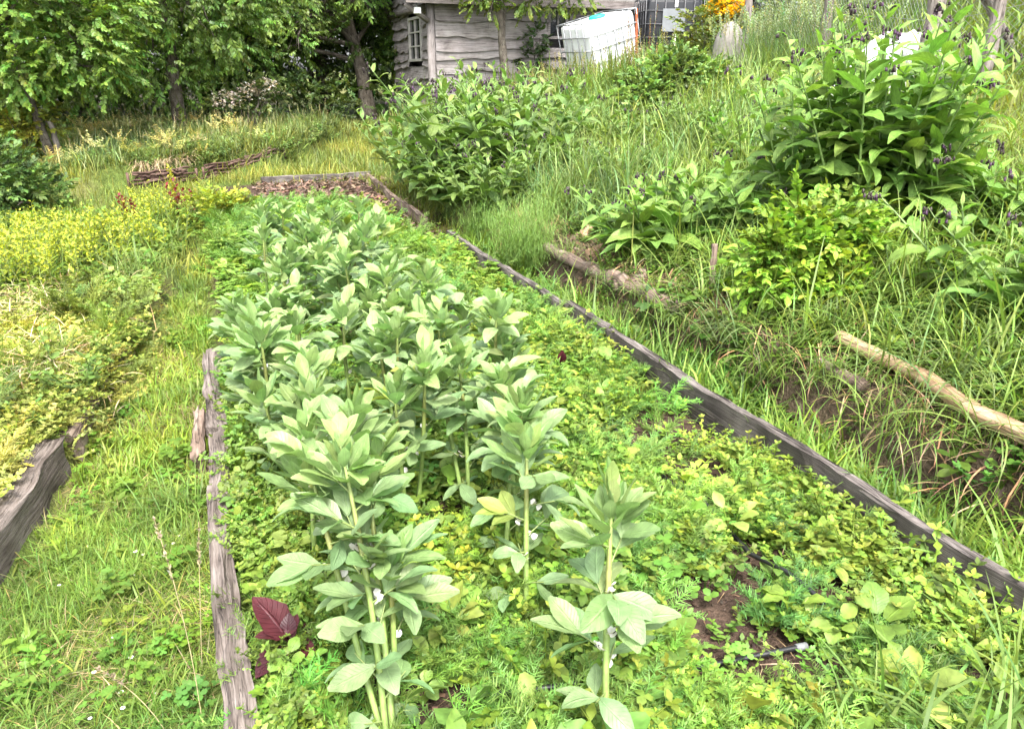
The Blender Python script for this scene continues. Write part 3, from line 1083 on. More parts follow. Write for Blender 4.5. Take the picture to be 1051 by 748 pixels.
lg0, lg1 = at(1052, 448, .1), at(862, 342, .1)
log('fallen_log', 'long pale peeled log lying on the bank above the gully', 'log', [lg0 + [-.0, -.35, .1], lg0 + [0, 0, .09], (lg0 + lg1) / 2 + [0, 0, .1], lg1 + [0, 0, .07]], .042, .03, M['log'], 11)
a, b = at(640, 296, .05), at(562, 256, .05)
log('bank_log', 'grey rotten log propping the bank behind the fennel', 'log', [a + [0, 0, .05], b + [0, 0, .06]], .05, .05, M['oldlog'], 12)
a, b = at(700, 322, .05), at(626, 285, .05)
log('bank_log', 'brown rotten log below the small comfrey with two hanging leaves', 'log', [a + [0, 0, .06], b + [0, 0, .06]], .05, .045, M['oldlog'], 13)
a, b = at(885, 408, .0), at(838, 382, .0)
log('bank_log', 'short reddish broken log in the gully under the pale log', 'log', [a + [0, 0, .05], b + [0, 0, .04]], .03, .026, M['oldlog'], 14)
a = at(731, 306)
log('wooden_stake', 'short brown wooden stake standing upright on the bank', 'stake', [a - [0, 0, .1], above(a, 733, 250)], .021, .02, M['oldlog'], 15, sides=8, jit=.06)
for i, (u, v, lab) in enumerate(((603, 243, 'reddish lump of rotten wood above the grey bank log'), (612, 262, 'orange brown chunk of rotten wood at the end of the grey bank log'), (655, 291, 'pale chunk of broken wood under the two hanging comfrey leaves'))):
    a = at(u, v)
    log('wood_chunk', lab, 'wood chunk', [a + [-.05, 0, .0], a + [.06, .02, .05]], .05, .04, [M['log'], M['log'], M['oldlog']][i], 16 + i, jit=.25)


# ------------------------------------------------------------------ drip hoses
def hose(label, pts, fit=False):
    pts = np.asarray(pts, float)
    r = thing('drip_hose', label, 'hose', pts[0])
    t = np.linspace(0, 1, 40)
    s = np.linspace(0, 1, len(pts))
    P = np.stack([np.interp(t, s, pts[:, i]) for i in range(3)], -1)
    g = Geo()
    g.tube(P, .0085, 10)
    g.build('pipe', M['hose'], r)
    if fit:
        g = Geo()
        d = (P[0] - P[1]) / np.linalg.norm(P[0] - P[1])
        g.tube([P[0] - d * .01, P[0] + d * .025], .0115, 10)
        g.build('end_fitting', M['fitting'], r)


hz = lambda u, v, dz=.0: at_z(u, v, .03 + dz)
hx = hz(803, 597)[0]
hose('black drip hose running the length of the bed right of the beans',
     [(hx, y, .03 + dz) for y, dz in ((1.1, -.02), (1.35, .015), (1.5, .055), (1.62, .05), (1.8, .0), (2.0, .03), (2.1, .05), (2.25, .0), (2.8, .03), (3.1, .05), (3.4, .0), (4.2, 0), (6, 0))])
hose('black hose stub with grey end piece in the bare soil at the front', [hz(820, 664, .0), hz(785, 671, .0), hz(748, 679, -.008), hz(690, 690, -.04)], True)
hose('short black hose section showing between the two front beans', [hz(600, 700, .0), hz(588, 702, .055), hz(556, 706, .05), hz(480, 716, -.01)])


# ------------------------------------------------------------------ broad beans
BEANL = [leaf(7, .5, .26, b, 1.06, .16, 5, wavy=.06, b0=.15) for b in (-.2, .25, .7, 1.1)]
BEANS = [leaf(4, .48, .25, b, 1.06, .16, 3, b0=.15) for b in (-.2, .3, .8)]
BEANC = (.195, .285, .125)


def bean(base, tops, label, seed, near=True):
    r = np.random.RandomState(seed)
    root = thing('broad_bean', label, 'bean plant', base, 'broad bean plants in the raised bed')
    gs, gl, gf = Geo(), Geo(), Geo()
    tpl = BEANL if near else BEANS
    for ti, top in enumerate(tops):
        top = np.asarray(top, float)
        b = np.asarray(base, float) + (r.randn(3) * [.02, .02, 0] if ti else 0)
        L = np.linalg.norm(top - b)
        mid = (b + top) / 2 + r.randn(3) * [.012, .012, 0]
        t = np.linspace(0, 1, 9)[:, None]
        P = (1 - t) ** 2 * b + 2 * t * (1 - t) * mid + t ** 2 * top
        cst = np.stack([np.interp(t[:, 0], [0, .55, .75, 1], q) for q in ((.16, .18, .19, .19), (.23, .26, .2, .27), (.06, .07, .06, .08))], -1)
        gs.tube(P, np.interp(t[:, 0], [0, .7, 1], [.0095, .0085, .004]), 5, np.repeat(np.concatenate([cst]), 5, 0), 0.03, False, seed)
        f0 = (.17 if ti == 0 else .6) if seed < 200 else r.uniform(.36, .52)
        nn = max(7, int(L * (1 - f0) / .043))
        a0 = r.rand() * 6.28
        for i in range(nn):
            f = f0 + (1 - f0) * i / (nn - 1)
            p = np.array([np.interp(f, t[:, 0], P[:, q]) for q in range(3)])
            yaw = a0 + i * 2.55 + r.randn() * .3
            young = ss(.72, 1.0, f)
            el = .5 + .45 * young + r.randn() * .15
            pl = (.05 - .025 * young) * r.uniform(.8, 1.2)
            d = np.array([-math.sin(yaw) * math.cos(el), math.cos(yaw) * math.cos(el), math.sin(el)])
            q = p + d * pl
            gs.tube([p, q, q + d * pl * .6], [.003, .0025, .002], 4, (.17, .22, .07), cap=False)
            size = r.uniform(.1, .135) * (1 - .15 * young) * (.75 + .25 * ss(.1, .3, f))
            k = 2 if f < .45 else (4 if r.rand() < .75 else 3)
            pos = [q, q, q + d * pl * .6, q + d * pl * .6][:k]
            yw = yaw + np.array([.85, -.85, .3, -.35])[:k] * (1 - .45 * young) + r.randn(k) * .18
            pit = el - .15 + np.array([-.1, -.1, .1, .1])[:k] + r.randn(k) * .22 - .45 * (1 - ss(.1, .4, f))
            c = cv(np.array(BEANC) * (1 + .12 * young) * np.array([1 + .1 * young, 1 + .08 * young, 1 - .15 * young]), k, .1, .06, r)
            if r.rand() < .018: c = c * [1.25, 1.05, .5]
            gl.inst(tpl[r.randint(0, len(tpl))], mats(pos, yw, pit, np.array([.35, -.35, .2, -.2])[:k] + r.randn(k) * .25, size * r.uniform(.85, 1.1, k)), c)
            if .35 < f < .75 and r.rand() < (.75 if near else .4):
                for m_ in range(r.randint(2, 4)):
                    fp = p + np.array([-math.sin(yaw), math.cos(yaw), 0]) * .018 + r.randn(3) * .008
                    gf.inst(ROUND, mats([fp] * 2, [yaw + r.randn() * .5, yaw + 1 + r.randn() * .5], .9, 0, .019), [(.72, .7, .68), (.62, .6, .58)])
                    gf.inst(ROUND, mats([fp + [-math.sin(yaw) * .009, math.cos(yaw) * .009, .006]], [yaw], .9, 0, .009), [(.03, .02, .025)])
        # growing tip: young folded leaves standing up
        for i in range(16):
            yaw = a0 + i * 2.4
            el = .5 + .9 * i / 15 + r.randn() * .12
            p = top + np.array([-math.sin(yaw), math.cos(yaw), 0]) * (.035 - .002 * i) - [0, 0, .07 - .0045 * i]
            gl.inst(tpl[r.randint(0, 2)], mats([p], [yaw], el, r.randn() * .3, r.uniform(.085, .125) * (1.1 - .45 * i / 15)), cv((.22, .32, .115), 1, .1, .06, r))
    gs.build('stem', M['stem'], root)
    gl.build('foliage', M['bean'], root)
    if gf.n: gf.build('blossom', M['flower'], root)


b0 = at_z(400, 800, 0)
bean(b0, [above(b0 + [0, .12, 0], 352, 470), above(b0 + [-.02, .2, 0], 318, 480), above(b0 + [.03, .22, 0], 378, 492)], 'front left broad bean leaning left with white flowers on its stem', 101)
b0 = at_z(404, 748, 0)
bean(b0, [above(b0 + [0, -.05, 0], 398, 575)], 'short broad bean tucked against the leaning plant nearest the grey beam', 102)
b0 = at_z(622, 800, 0)
bean(b0, [above(b0 + [0, .05, 0], 628, 520)], 'rightmost broad bean at the front, a single thin upright stem', 103)
b0 = at_z(540, 645, 0)
bean(b0, [above(b0, 541, 455)], 'tall single-stemmed broad bean just behind the rightmost front plant', 104)
b0 = at_z(518, 588, 0)
bean(b0, [above(b0, 528, 425)], 'broad bean hidden behind the tall single-stemmed one', 105)
b0 = at_z(480, 535, 0)
bean(b0, [above(b0, 470, 368), above(b0, 452, 385)], 'broad bean with a brown-green bare stem near the middle of the patch', 106)
heads = [(300, 423), (352, 423), (325, 384), (294, 366), (266, 345), (304, 328), (346, 318), (261, 302), (301, 290), (353, 266), (301, 248), (356, 234), (325, 224),
         (269, 216), (287, 211), (342, 212), (367, 202), (377, 262), (419, 292), (443, 311), (388, 314), (422, 372), (455, 288), (499, 324), (545, 402), (395, 275),
         (330, 242), (375, 235), (400, 250), (256, 330), (410, 330), (390, 222), (312, 210), (268, 240), (520, 378)]
rows = {0: [], 1: [], 2: []}
for (u, v) in heads:
    p = at_z(u, v + 4, .62 + .03 * max(0, at_z(u, v, .6)[1] - 8.5))
    rows[0 if p[0] < .33 else (1 if p[0] < .66 else 2)].append(p)
ORD = 'first second third fourth fifth sixth seventh eighth ninth tenth eleventh twelfth thirteenth fourteenth fifteenth sixteenth seventeenth eighteenth nineteenth twentieth'.split()
RN = ('left row beside the beam', 'middle row', 'right row')
for k, l in rows.items():
    l.sort(key=lambda p: p[1])
    for i, p in enumerate(l):
        rr = np.random.RandomState(200 + k * 50 + i)
        b = np.array([p[0] + rr.randn() * .03, p[1] + rr.randn() * .04, float(H(p[0], p[1]))])
        tops = [p + [rr.randn() * .03, rr.randn() * .03, -.03 + rr.randn() * .035]]
        for q in range(rr.randint(0, 3)):
            a = rr.rand() * 6.28
            tops.append(p + [math.cos(a) * .1, math.sin(a) * .1, -rr.uniform(.06, .16)])
        bean(b, tops, 'bushy grey-green broad bean, %s behind the front plants in the %s' % (ORD[i], RN[k]), 300 + k * 50 + i, near=p[1] < 4.5)


# ------------------------------------------------------------------ comfrey
COML = [leaf(8, w, .25, b, .72, .03, 5, wavy=.12, b0=.12) for w, b in ((.34, .5), (.3, 1.0), (.36, 1.5), (.28, .2))]
COMC = (.15, .255, .05)


def comfrey_mesh(seed, n_st, h, spread, root, lscale=1.0, flowers=True, col=COMC, basal=10):
    r = np.random.RandomState(seed)
    gs, gl, gf, gb = Geo(), Geo(), Geo(), Geo()
    o = np.array(root.location)
    for s_ in range(n_st):
        a = s_ * 2.4 + r.rand()
        lean = r.uniform(.1, .55) * spread
        hh = h * r.uniform(.65, 1.0)
        b = o + np.array([math.cos(a), math.sin(a), 0]) * r.uniform(.02, .3 * spread)
        top = b + np.array([math.cos(a) * lean, math.sin(a) * lean, hh])
        mid = (b + top) / 2 + np.array([0, 0, .08 * hh])
        t = np.linspace(0, 1, 7)[:, None]
        P = (1 - t) ** 2 * b + 2 * t * (1 - t) * mid + t ** 2 * top
        gs.tube(P, np.interp(t[:, 0], [0, 1], [.009, .004]), 5, (.13, .2, .06), cap=False)
        nn = int(9 + hh * 9)
        for i in range(nn):
            f = .1 + .9 * i / (nn - 1)
            p = np.array([np.interp(f, t[:, 0], P[:, q]) for q in range(3)])
            yaw = a + i * 2.4 + r.randn() * .3
            L = lscale * np.interp(f, [0, .3, .75, 1], [.3, .27, .17, .08]) * r.uniform(.8, 1.2)
            el = np.interp(f, [0, .6, 1], [.5, .55, .9]) + r.randn() * .2
            gl.inst(COML[r.randint(0, 4)], mats([p], [yaw], el, r.randn() * .35, L), cv(np.array(col) * (1 + .45 * ss(.5, 1, f)), 1, .12, .08, r))
        # curled flower clusters at the top
        if flowers:
            for q in range(r.randint(0, 3) if seed < 420 else int(r.rand() < .55)):
                aa = r.rand() * 6.28
                e = top + np.array([math.cos(aa) * .05, math.sin(aa) * .05, .04])
                e2 = e + np.array([math.cos(aa) * .035, math.sin(aa) * .035, -.025])
                gs.tube([top, e, e2], [.003, .002, .0015], 4, (.14, .2, .07), cap=False)
                for m_ in range(6):
                    p = e + (e2 - e) * r.rand() + r.randn(3) * .012
                    c = ((.15, .085, .16), (.05, .036, .04), (.07, .045, .065), (.06, .045, .04))[r.randint(0, 4)]
                    bell = [p, p + [0, 0, -.008], p + [0, 0, -.022]]
                    gf.tube(bell, [.003, .0065, .007], 5, c, cap=True)
                    gf.inst(HEX, mats([p + [0, 0, .003]] * 3, r.rand() * 6 + np.array([0, 2.1, 4.2]), -.8, 0, .014), [(.07, .06, .05)])
    for i in range(basal):
        yaw = r.rand() * 6.28
        p = o + np.array([-math.sin(yaw), math.cos(yaw), .3]) * r.uniform(.03, .22) * spread
        gl.inst(COML[r.randint(0, 3)], mats([p], [yaw], r.uniform(.3, .9), r.randn() * .3, lscale * r.uniform(.28, .42)), cv(col, 1, .12, .08, r))
    gs.build('stems', M['stem'], root)
    gl.build('foliage', M['comfrey'], root)
    if gf.n:
        gf.build('blossom', M['flower'], root)


CG = 'comfrey plants on the bank'


def comfrey(u, v, label, seed, n_st, h, spread, dz=0.0, **kw):
    p = at(u, v, dz)
    root = thing('comfrey', label, 'comfrey', p, CG)
    comfrey_mesh(seed, n_st, h, spread, root, **kw)
    return root


comfrey(893, 240, 'largest comfrey clump, in front of the white plastic sheet', 401, 50, 1.3, .9, basal=40, lscale=1.25)
comfrey(828, 225, 'dark-flowered comfrey at the left flank of the largest clump', 402, 20, 1.05, .9, basal=14)
comfrey(968, 235, 'comfrey spreading right from the largest clump towards the fence', 403, 10, .5, .8, basal=14)
comfrey(675, 258, 'low comfrey with two big leaves hanging down over the bank logs', 404, 12, .5, .8, basal=30, lscale=1.25)
comfrey(1062, 330, 'comfrey cut by the right picture edge, one big leaf hanging down', 405, 13, .5, 1.0, basal=16, lscale=.9)
comfrey(775, 235, 'broad-leaved comfrey left of the mint', 406, 12, .45, .9, basal=22, lscale=1.1)
comfrey(765, 168, 'small comfrey with purple buds behind the broad-leaved one', 407, 12, .5, 1.0, basal=10, lscale=.75)
comfrey(1048, 215, 'comfrey with violet bells below the right end of the fence', 408, 8, .35, 1.0, basal=10, lscale=.8)
# the dense clump beside the far end of the board
spots = [(472, 208, 'dark comfrey at the lower left of the dense patch below the hut'), (505, 212, 'comfrey at the front of the dense patch beside the fennel'),
         (452, 188, 'comfrey at the lawn edge of the dense patch'), (495, 178, 'comfrey in the heart of the dense patch below the hut'),
         (535, 182, 'comfrey at the right flank of the dense patch, next to tall grass'), (478, 158, 'comfrey at the back of the dense patch near the hut corner'),
         (520, 150, 'comfrey at the top of the dense patch under the hut wall'), (575, 160, 'comfrey standing alone in tall grass below the white plant label')]
proto = None
for i, (u, v, lab) in enumerate(spots):
    p = at(u, v)
    if proto is None:
        proto = thing('comfrey', lab, 'comfrey', p, CG)
        comfrey_mesh(420, 24, .8, 1.35, proto, 1.0, basal=24, col=(.12, .19, .045))
    elif i == 1:
        proto2 = thing('comfrey', lab, 'comfrey', p, CG)
        comfrey_mesh(421, 22, .72, 1.3, proto2, 1.0, basal=26, col=(.115, .18, .042))
    else:
        dup((proto, proto2)[i % 2], p, i * 1.9, lab, (1.0, 1.1, 1.4, 1.75, 1.35, 1.75, 1.6, .7)[i], CG)
for i, (u, v, s_, lab) in enumerate(((640, 190, .55, 'comfrey with drooping buds in the grass left of the low one'), (715, 150, .7, 'comfrey between the round bush and the purple-budded one'), (600, 185, .5, 'comfrey beside the big grass tuft'), (660, 155, .7, 'comfrey in front of the round green bush'))):
    dup((proto, proto2)[i % 2], at(u, v), i * 2.3 + 1, lab, s_, CG)


# ------------------------------------------------------------------ bushes, shrubs
def cluster(seed, L, n=10, leaft=HEX, droop=.3, tw=.18, young=1.2):
    r = np.random.RandomState(seed)
    g = Geo()
    g.tube([(0, 0, 0), (0, tw * .6, .02), (0, tw, -.02)], [.004, .003, .002], 3, (.6, .5, .4), cap=False)
    for i in range(n):
        f = .25 + .75 * i / (n - 1)
        a = (1 if i % 2 else -1) * r.uniform(.4, 1.2)
        if i == n - 1: a = 0
        g.inst(leaft, mats([(0, tw * f, .01)], [a], -droop + r.randn() * .3, r.randn() * .4, L * r.uniform(.75, 1.2)),
               cv((1, 1, 1) if f < .8 else (young, young * .97, young * .85), 1, .1, .07, r))
    return g.tpl()


def crown(g, centers, radii, n, tpls, size, col, r, shell=.55, dv=.2, up=.0, flat=1.0):
    """leaf sprays through the outer part of lobes; sprays point outwards"""
    centers, radii = np.asarray(centers, float), np.asarray(radii, float)
    wts = radii ** 2
    wts /= wts.sum()
    w = r.choice(len(centers), n, p=wts)
    d = r.randn(n, 3)
    d /= np.linalg.norm(d, axis=1)[:, None]
    rr = shell + (1 - shell) * r.rand(n) ** .6
    rr = rr * (.8 + .4 * r.rand(n))
    P = centers[w] + d * (radii[w] * rr)[:, None] * [1, 1, flat]
    yaw = np.arctan2(-d[:, 0], d[:, 1]) + r.randn(n) * .5
    pit = np.arcsin(np.clip(d[:, 2], -1, 1)) * .6 + up + r.randn(n) * .3
    C = cv(col, n, dv, .1, r) * (1 + (vn(P[:, 0] * 2.5 + P[:, 2] * 1.7, P[:, 1] * 2.5 + P[:, 2], 44)[:, None] - .5) * .6)
    S = size * r.uniform(.75, 1.25, n)
    q = r.randint(0, len(tpls), n)
    for i, t in enumerate(tpls):
        k = q == i
        g.inst(t, mats(P[k], yaw[k], pit[k], r.randn(k.sum()) * .4, S[k]), C[k])


SPR = [cluster(i, .05, 10, HEX, .1, .16) for i in range(3)]
SPB = [cluster(i + 5, .035, 12, ROUND, .0, .14) for i in range(3)]
SPM = [cluster(i + 25, .045, 11, OVALH, .1, .14) for i in range(3)]
TWIG = [cluster(i + 10, .075, 17, LANCE if i == 3 else leaf(2, .42, .1, .5, .9, .08, 2, b0=.1), .55, .34) for i in range(3)]
TWIGR = [cluster(i + 15, .056, 19, HEX, .2, .3) for i in range(3)]


def bush(name, label, cat, base, lobes, n, tpls, size, col, seed, mat='tree', stems=5, group=None, blossom=None):
    r = np.random.RandomState(seed)
    base = np.asarray(base, float)
    root = thing(name, label, cat, base, group)
    cs = np.array([base + l[:3] for l in np.array(lobes, float)])
    rd = np.array([l[3] for l in lobes])
    g = Geo()
    for i in range(len(cs)):
        for q in range(max(1, stems // len(cs) + 1)):
            e = cs[i] + r.randn(3) * rd[i] * .35
            m = (base + e) / 2 + r.randn(3) * .05
            g.tube([base + r.randn(3) * [.04, .04, 0] - [0, 0, .03], m, e], [.014, .01, .004], 5, (1, 1, 1), .1)
    g.build('branches', M['bark'], root)
    g = Geo()
    crown(g, cs, rd, n, tpls, size, col, r)
    g.build('foliage', M[mat], root)
    if blossom:
        bc, bn, bs, btop = blossom
        g = Geo()
        d = r.randn(bn, 3)
        d[:, 2] = np.abs(d[:, 2]) if btop else d[:, 2]
        d /= np.linalg.norm(d, axis=1)[:, None]
        w = r.randint(0, len(cs), bn)
        P = cs[w] + d * (rd[w] * r.uniform(.85, 1.12, bn))[:, None]
        P = P[P[:, 2] > base[2]]
        bn = len(P)
        for q in range(4):
            g.inst(ROUND, mats(P + r.randn(bn, 3) * bs * .5, r.rand(bn) * 6.28, r.rand(bn), 0, bs * r.uniform(.6, 1.2, bn)), cv(bc, bn, .12, .06, r))
        g.build('blossom', M['flower'], root)
    return root


bb = at(690, 122)
bush('round_bush', 'rounded mid-green bush in front of the water tanks', 'bush', bb, [(0, .0, .28, .38), (-.48, -.1, .2, .32), (.44, .05, .26, .38), (.1, .1, .52, .3), (-.22, 0, .42, .28), (.55, .1, .44, .27)], 1700, SPB, 1.0, (.16, .25, .075), 501, stems=12)
p = at(828, 300)
bush('mint', 'bright green mint with rounded leaves right of the wooden stake', 'mint', p, [(0, 0, .2, .19), (.2, .02, .26, .2), (-.2, 0, .16, .17), (.08, -.14, .05, .17), (.32, .1, .34, .15), (-.05, .1, .36, .13), (-.16, -.16, .0, .14)], 800, SPM, 1.1, (.19, .31, .04), 502, mat='broad', stems=14)
p = at(2, 222)
bush('dark_shrub', 'dark green leafy shrub between the yellow weeds and the left tree', 'shrub', p, [(0, 0, .35, .42), (-.5, -.2, .3, .45), (.35, .2, .2, .3), (-.2, .3, .5, .4), (-.9, 0, .4, .5)], 1300, SPR, 1.15, (.085, .15, .04), 503, stems=8)
p = at(45, 172)
bush('yellow_shrub', 'yellow-leaved shrub behind the thin left tree trunk', 'shrub', p + [-.2, -.1, .2], [(-.2, 0, .45, .3), (.25, 0, .5, .28), (.0, 0, .3, .25)], 320, SPR, 1.0, (.26, .28, .045), 504, stems=6)
p = at_y(250, 100, 15.2)
p[2] = float(H(p[0], p[1]))
_bz = at_y(250, 104, 15.2)[2] - p[2]
bush('blossom_shrub', 'loose shrub with whitish blossom under the drooping tree branches', 'shrub', p, [(-.3, 0, _bz - .1, .26), (.12, .1, _bz, .26), (.4, .1, _bz + .12, .24)], 130, SPR, 1.1, (.1, .15, .05), 505, stems=12, blossom=((.62, .55, .5), 190, .05, True))
p = at_d(742, 40, 12.6)
_bz = above(p, 742, 20)[2] - p[2]
bush('broom_bush', 'broom bush in yellow bloom beside the fence posts', 'shrub', p, [(-.12, 0, _bz, .24), (.16, 0, _bz + .04, .24), (0, 0, _bz - .3, .26)], 260, SPR, 1.0, (.12, .14, .03), 506, stems=8, blossom=((.78, .48, .01), 330, .06, True))
p = at_d(716, 75, 12.2)
_rz = above(p, 716, 60)[2] - p[2]
bush('rose_bush', 'airy yellow-green bush beside the black water tank', 'shrub', p, [(0, 0, _rz - .35, .28), (.1, 0, _rz + .05, .26), (-.05, .1, _rz + .45, .24), (.2, 0, _rz - .6, .28)], 420, SPR, 1.15, (.13, .17, .03), 507, stems=8)
p = at(230, 205)
bush('euphorbia', 'low yellow-green cushion plant beside the far beans', 'plant', at(222, 232), [(0, 0, .1, .25), (.25, .1, .08, .2)], 330, SPR, .9, (.19, .24, .03), 508, mat='leaf', stems=5)


# ------------------------------------------------------------------ yellow and red plants of the left bed
def spire(root, h, n, lt, L, col, flower=None, seed=0, spread=.05, stems=1, rr=.12):
    r = np.random.RandomState(seed)
    o = np.array(root.location)
    gs, gl, gf = Geo(), Geo(), Geo()
    for s_ in range(stems):
        b = o + r.randn(3) * [spread, spread, 0]
        hh = h * r.uniform(.75, 1.05)
        top = b + [r.randn() * rr * h, r.randn() * rr * h, hh]
        gs.tube([b, (b + top) / 2 + r.randn(3) * .01, top], [.004, .003, .002], 4, (.16, .2, .06), cap=False)
        if stems <= 6:
            gs.build('stem', M['stem'], root)
            gs = Geo()
        f = np.linspace(.08, 1, n)
        P = b + (top - b) * f[:, None]
        gl.inst(lt, mats(P, np.arange(n) * 2.4 + r.rand() * 6, .5 + .4 * f + r.randn(n) * .15, r.randn(n) * .2, L * (1.15 - .6 * f) * r.uniform(.8, 1.2, n)), cv(col, n, .12, .08, r))
        if flower is not None:
            m = 11
            ff = np.linspace(.6, 1.02, m)
            P = b + (top - b) * ff[:, None] + r.randn(m, 3) * .018
            gf.inst(ROUND, mats(P, r.rand(m) * 6.28, r.rand(m) * 1.2, 0, .02), cv(flower, m, .15, .05, r))
    if gs.n: gs.build('stems', M['stem'], root)
    gl.build('foliage', M['leaf'], root)
    if gf.n: gf.build('blossom', M['flower'], root)


YG = 'yellow flowering weeds in the left bed'
yproto = []
for i in range(3):
    t = thing('yellow_weed', 'clump of yellow flowering weed stems at the back of the left bed', 'weed', at(20 + i * 35, 285), YG)
    spire(t, .46, 14, LANCE, .09, (.22, .28, .035), (.42, .45, .04), 520 + i, .12, 16)
    yproto.append(t)
k = 0
for (u, v) in ((5, 300), (40, 300), (75, 295), (100, 285), (-10, 275), (30, 270), (60, 268), (85, 272), (108, 265), (128, 262), (10, 262), (150, 268), (55, 308)):
    dup(yproto[k % 3], at(u, v), k * 1.7, 'clump of yellow flowering weed stems at the back of the left bed', .85 + .3 * R.rand(), YG)
    k += 1
for i, (u, v, lab) in enumerate(((190, 232, 'dark red leafy plant topped by a yellow green spire'), (133, 235, 'small dark red plant left of the red one with the yellow spire'))):
    t = thing('red_orach', lab, 'red plant', at(u, v))
    spire(t, (.5, .34)[i], 20, HEX, .085, (.13, .015, .02), None, 540 + i, .04, 5)
t = thing('mullein', 'yellow green flower spire rising behind the red plant', 'plant', at(184, 226))
spire(t, .62, 24, HEX, .09, (.3, .3, .04), (.6, .45, .05), 543, .03, 3, .04)
for i, (u, v, s_, lab) in enumerate(((165, 240, 1, 'clump of yellow blossom in the weeds left of the red plant'), (150, 228, .9, 'clump of lemon blossom behind the small red plant'), (212, 228, .8, 'clump of yellow blossom right of the red plant'))):
    dup(yproto[i], at(u, v), i, lab, s_, YG)


def big_leaf_plant(name, label, cat, p, leaves, mat, stem_h=.0):
    root = thing(name, label, cat, p)
    g = Geo()
    gs = Geo()
    for (yaw, el, L, t, c) in leaves:
        b = np.array(p) + [0, 0, stem_h * (.6 + .4 * math.sin(yaw * 3) ** 2)]
        gs.tube([np.array(p), b], .004, 5, (.1, .03, .04), cap=False)
        g.inst(t, mats([b], [yaw], el, 0, L), [c])
    g.build('foliage', mat, root)
    gs.build('stem', M['stem'], root)
    return root


DR, DR2 = (.045, .008, .013), (.07, .013, .018)
WL = leaf(6, .62, .2, .6, .85, .05, 5, wavy=.15)
big_leaf_plant('red_orach', 'dark maroon orach with three large leaves near the grey beam', 'red plant', at_z(300, 690, 0),
               [(.7, .95, .16, WL, DR2), (2.3, .2, .13, WL, DR), (-1.2, .25, .14, WL, DR), (-2.4, .1, .1, WL, DR2), (-.3, 1.2, .08, WL, DR), (1.5, .5, .09, WL, DR2), (-.6, .7, .07, WL, DR2)], M['comfrey'], .13)
big_leaf_plant('red_orach', 'small maroon seedling by the beam above the larger maroon one', 'red plant', at_z(272, 580, 0),
               [(.5, .6, .07, WL, DR), (2.5, .5, .06, WL, DR2), (-1.5, .5, .06, WL, DR)], M['comfrey'], .1)
TL = leaf(5, .7, .5, -.6, .9, .08, 5)
tp = at_z(577, 355, .25) * [1, 1, 0]
big_leaf_plant('dark_tulip', 'single dark red tulip flower between beans and board', 'tulip', tp, [(q * 1.05, 1.2, .075, TL, DR2 if q % 2 else DR) for q in range(6)], M['flower'], .25)


# fennel: a cloud of fine threads
def fennel(u, v, label, seed, h):
    p = at(u, v)
    root = thing('fennel', label, 'fennel', p)
    r = np.random.RandomState(seed)
    g, gs = Geo(), Geo()
    for i in range(16):
        a = i * 2.4
        el = r.uniform(.7, 1.45)
        L = h * r.uniform(.6, 1.0)
        d = np.array([math.cos(a) * math.cos(el), math.sin(a) * math.cos(el), math.sin(el)])
        gs.tube([p, p + d * L * .5, p + d * L], [.006, .004, .002], 4, (.16, .25, .05), cap=False)
        n = 700
        f = r.uniform(.3, 1.05, n)
        P = p + d * (L * f)[:, None] + r.randn(n, 3) * (.03 + .075 * (f - .2))[:, None]
        g.inst(NEEDLE, mats(P, r.rand(n) * 6.28, r.uniform(.2, 1.3, n), 0, np.stack([np.full(n, .035), r.uniform(.04, .09, n), np.full(n, .03)], -1)), cv((.17, .28, .065), n, .12, .08, r))
    g.build('fronds', M['leaf'], root)
    gs.build('stems', M['stem'], root)


fennel(540, 286, 'feathery fennel standing over the far dark board', 551, .72)
fennel(500, 250, 'smaller feathery fennel at the far end of the board', 552, .35)


# ------------------------------------------------------------------ grass tufts, seed stalks, daisies
def tuft(label, p, n, L, seed, col=(.12, .2, .05), spread=.06, w=1.0, up=1.2, group=None):
    r = np.random.RandomState(seed)
    p = np.asarray(p, float)
    o = thing('grass_tuft', label, 'grass tuft', p, group)
    g = Geo()
    q = r.randint(0, 5, n)
    P = p + r.randn(n, 3) * [spread, spread, 0]
    S = L * r.uniform(.55, 1.15, n)
    yw = r.rand(n) * 6.28
    pt = np.clip(up + r.randn(n) * .2, .5, 1.55)
    C = cv(col, n, .18, .1, r)
    for i in range(5):
        k = q == i
        g.inst(BLL[i], mats(P[k], yw[k], pt[k], r.randn(k.sum()) * .3, np.stack([S[k] * w, S[k], S[k]], -1)), C[k])
    g.build('blades', M['grass'], o)
    return o


tuft('big arching grey-green grass tuft on the bank above the fennel', at(612, 205), 420, .62, 601, (.13, .19, .07), .12)
tuft('tall upright green grass left of the big arching tuft', at(580, 222), 240, .55, 602, (.14, .21, .05), .12, up=1.4)
tuft('arching grass tuft hanging over the pale log', at(985, 395), 190, .48, 603, (.13, .19, .06), .1, 1.1, 1.0)
tuft('arching grass tuft beneath the wooden stake', at(752, 345), 170, .42, 604, (.13, .18, .06), .09, 1.0, 1.0)
tuft('grass tuft between mint and pale log', at(870, 330), 130, .42, 605, (.13, .18, .05), .1, 1.0, 1.0)
tuft('grass tuft drooping over the rotten bank log', at(648, 330), 110, .32, 606, (.13, .19, .05), .07, 1.0, 1.0)
tuft('bushy grass tuft in the middle of the path', at(185, 525), 170, .24, 607, (.13, .21, .04), .05, 1.2, 1.05)
tuft('grass tuft leaning on the long grey beam', at(212, 580), 90, .17, 608, (.13, .2, .04), .04, 1.2, 1.1)
tuft('tall coarse grass clump in the front right corner of the bed', at_z(975, 800, 0), 95, .42, 609, (.12, .2, .045), .12, 1.5, 1.35)
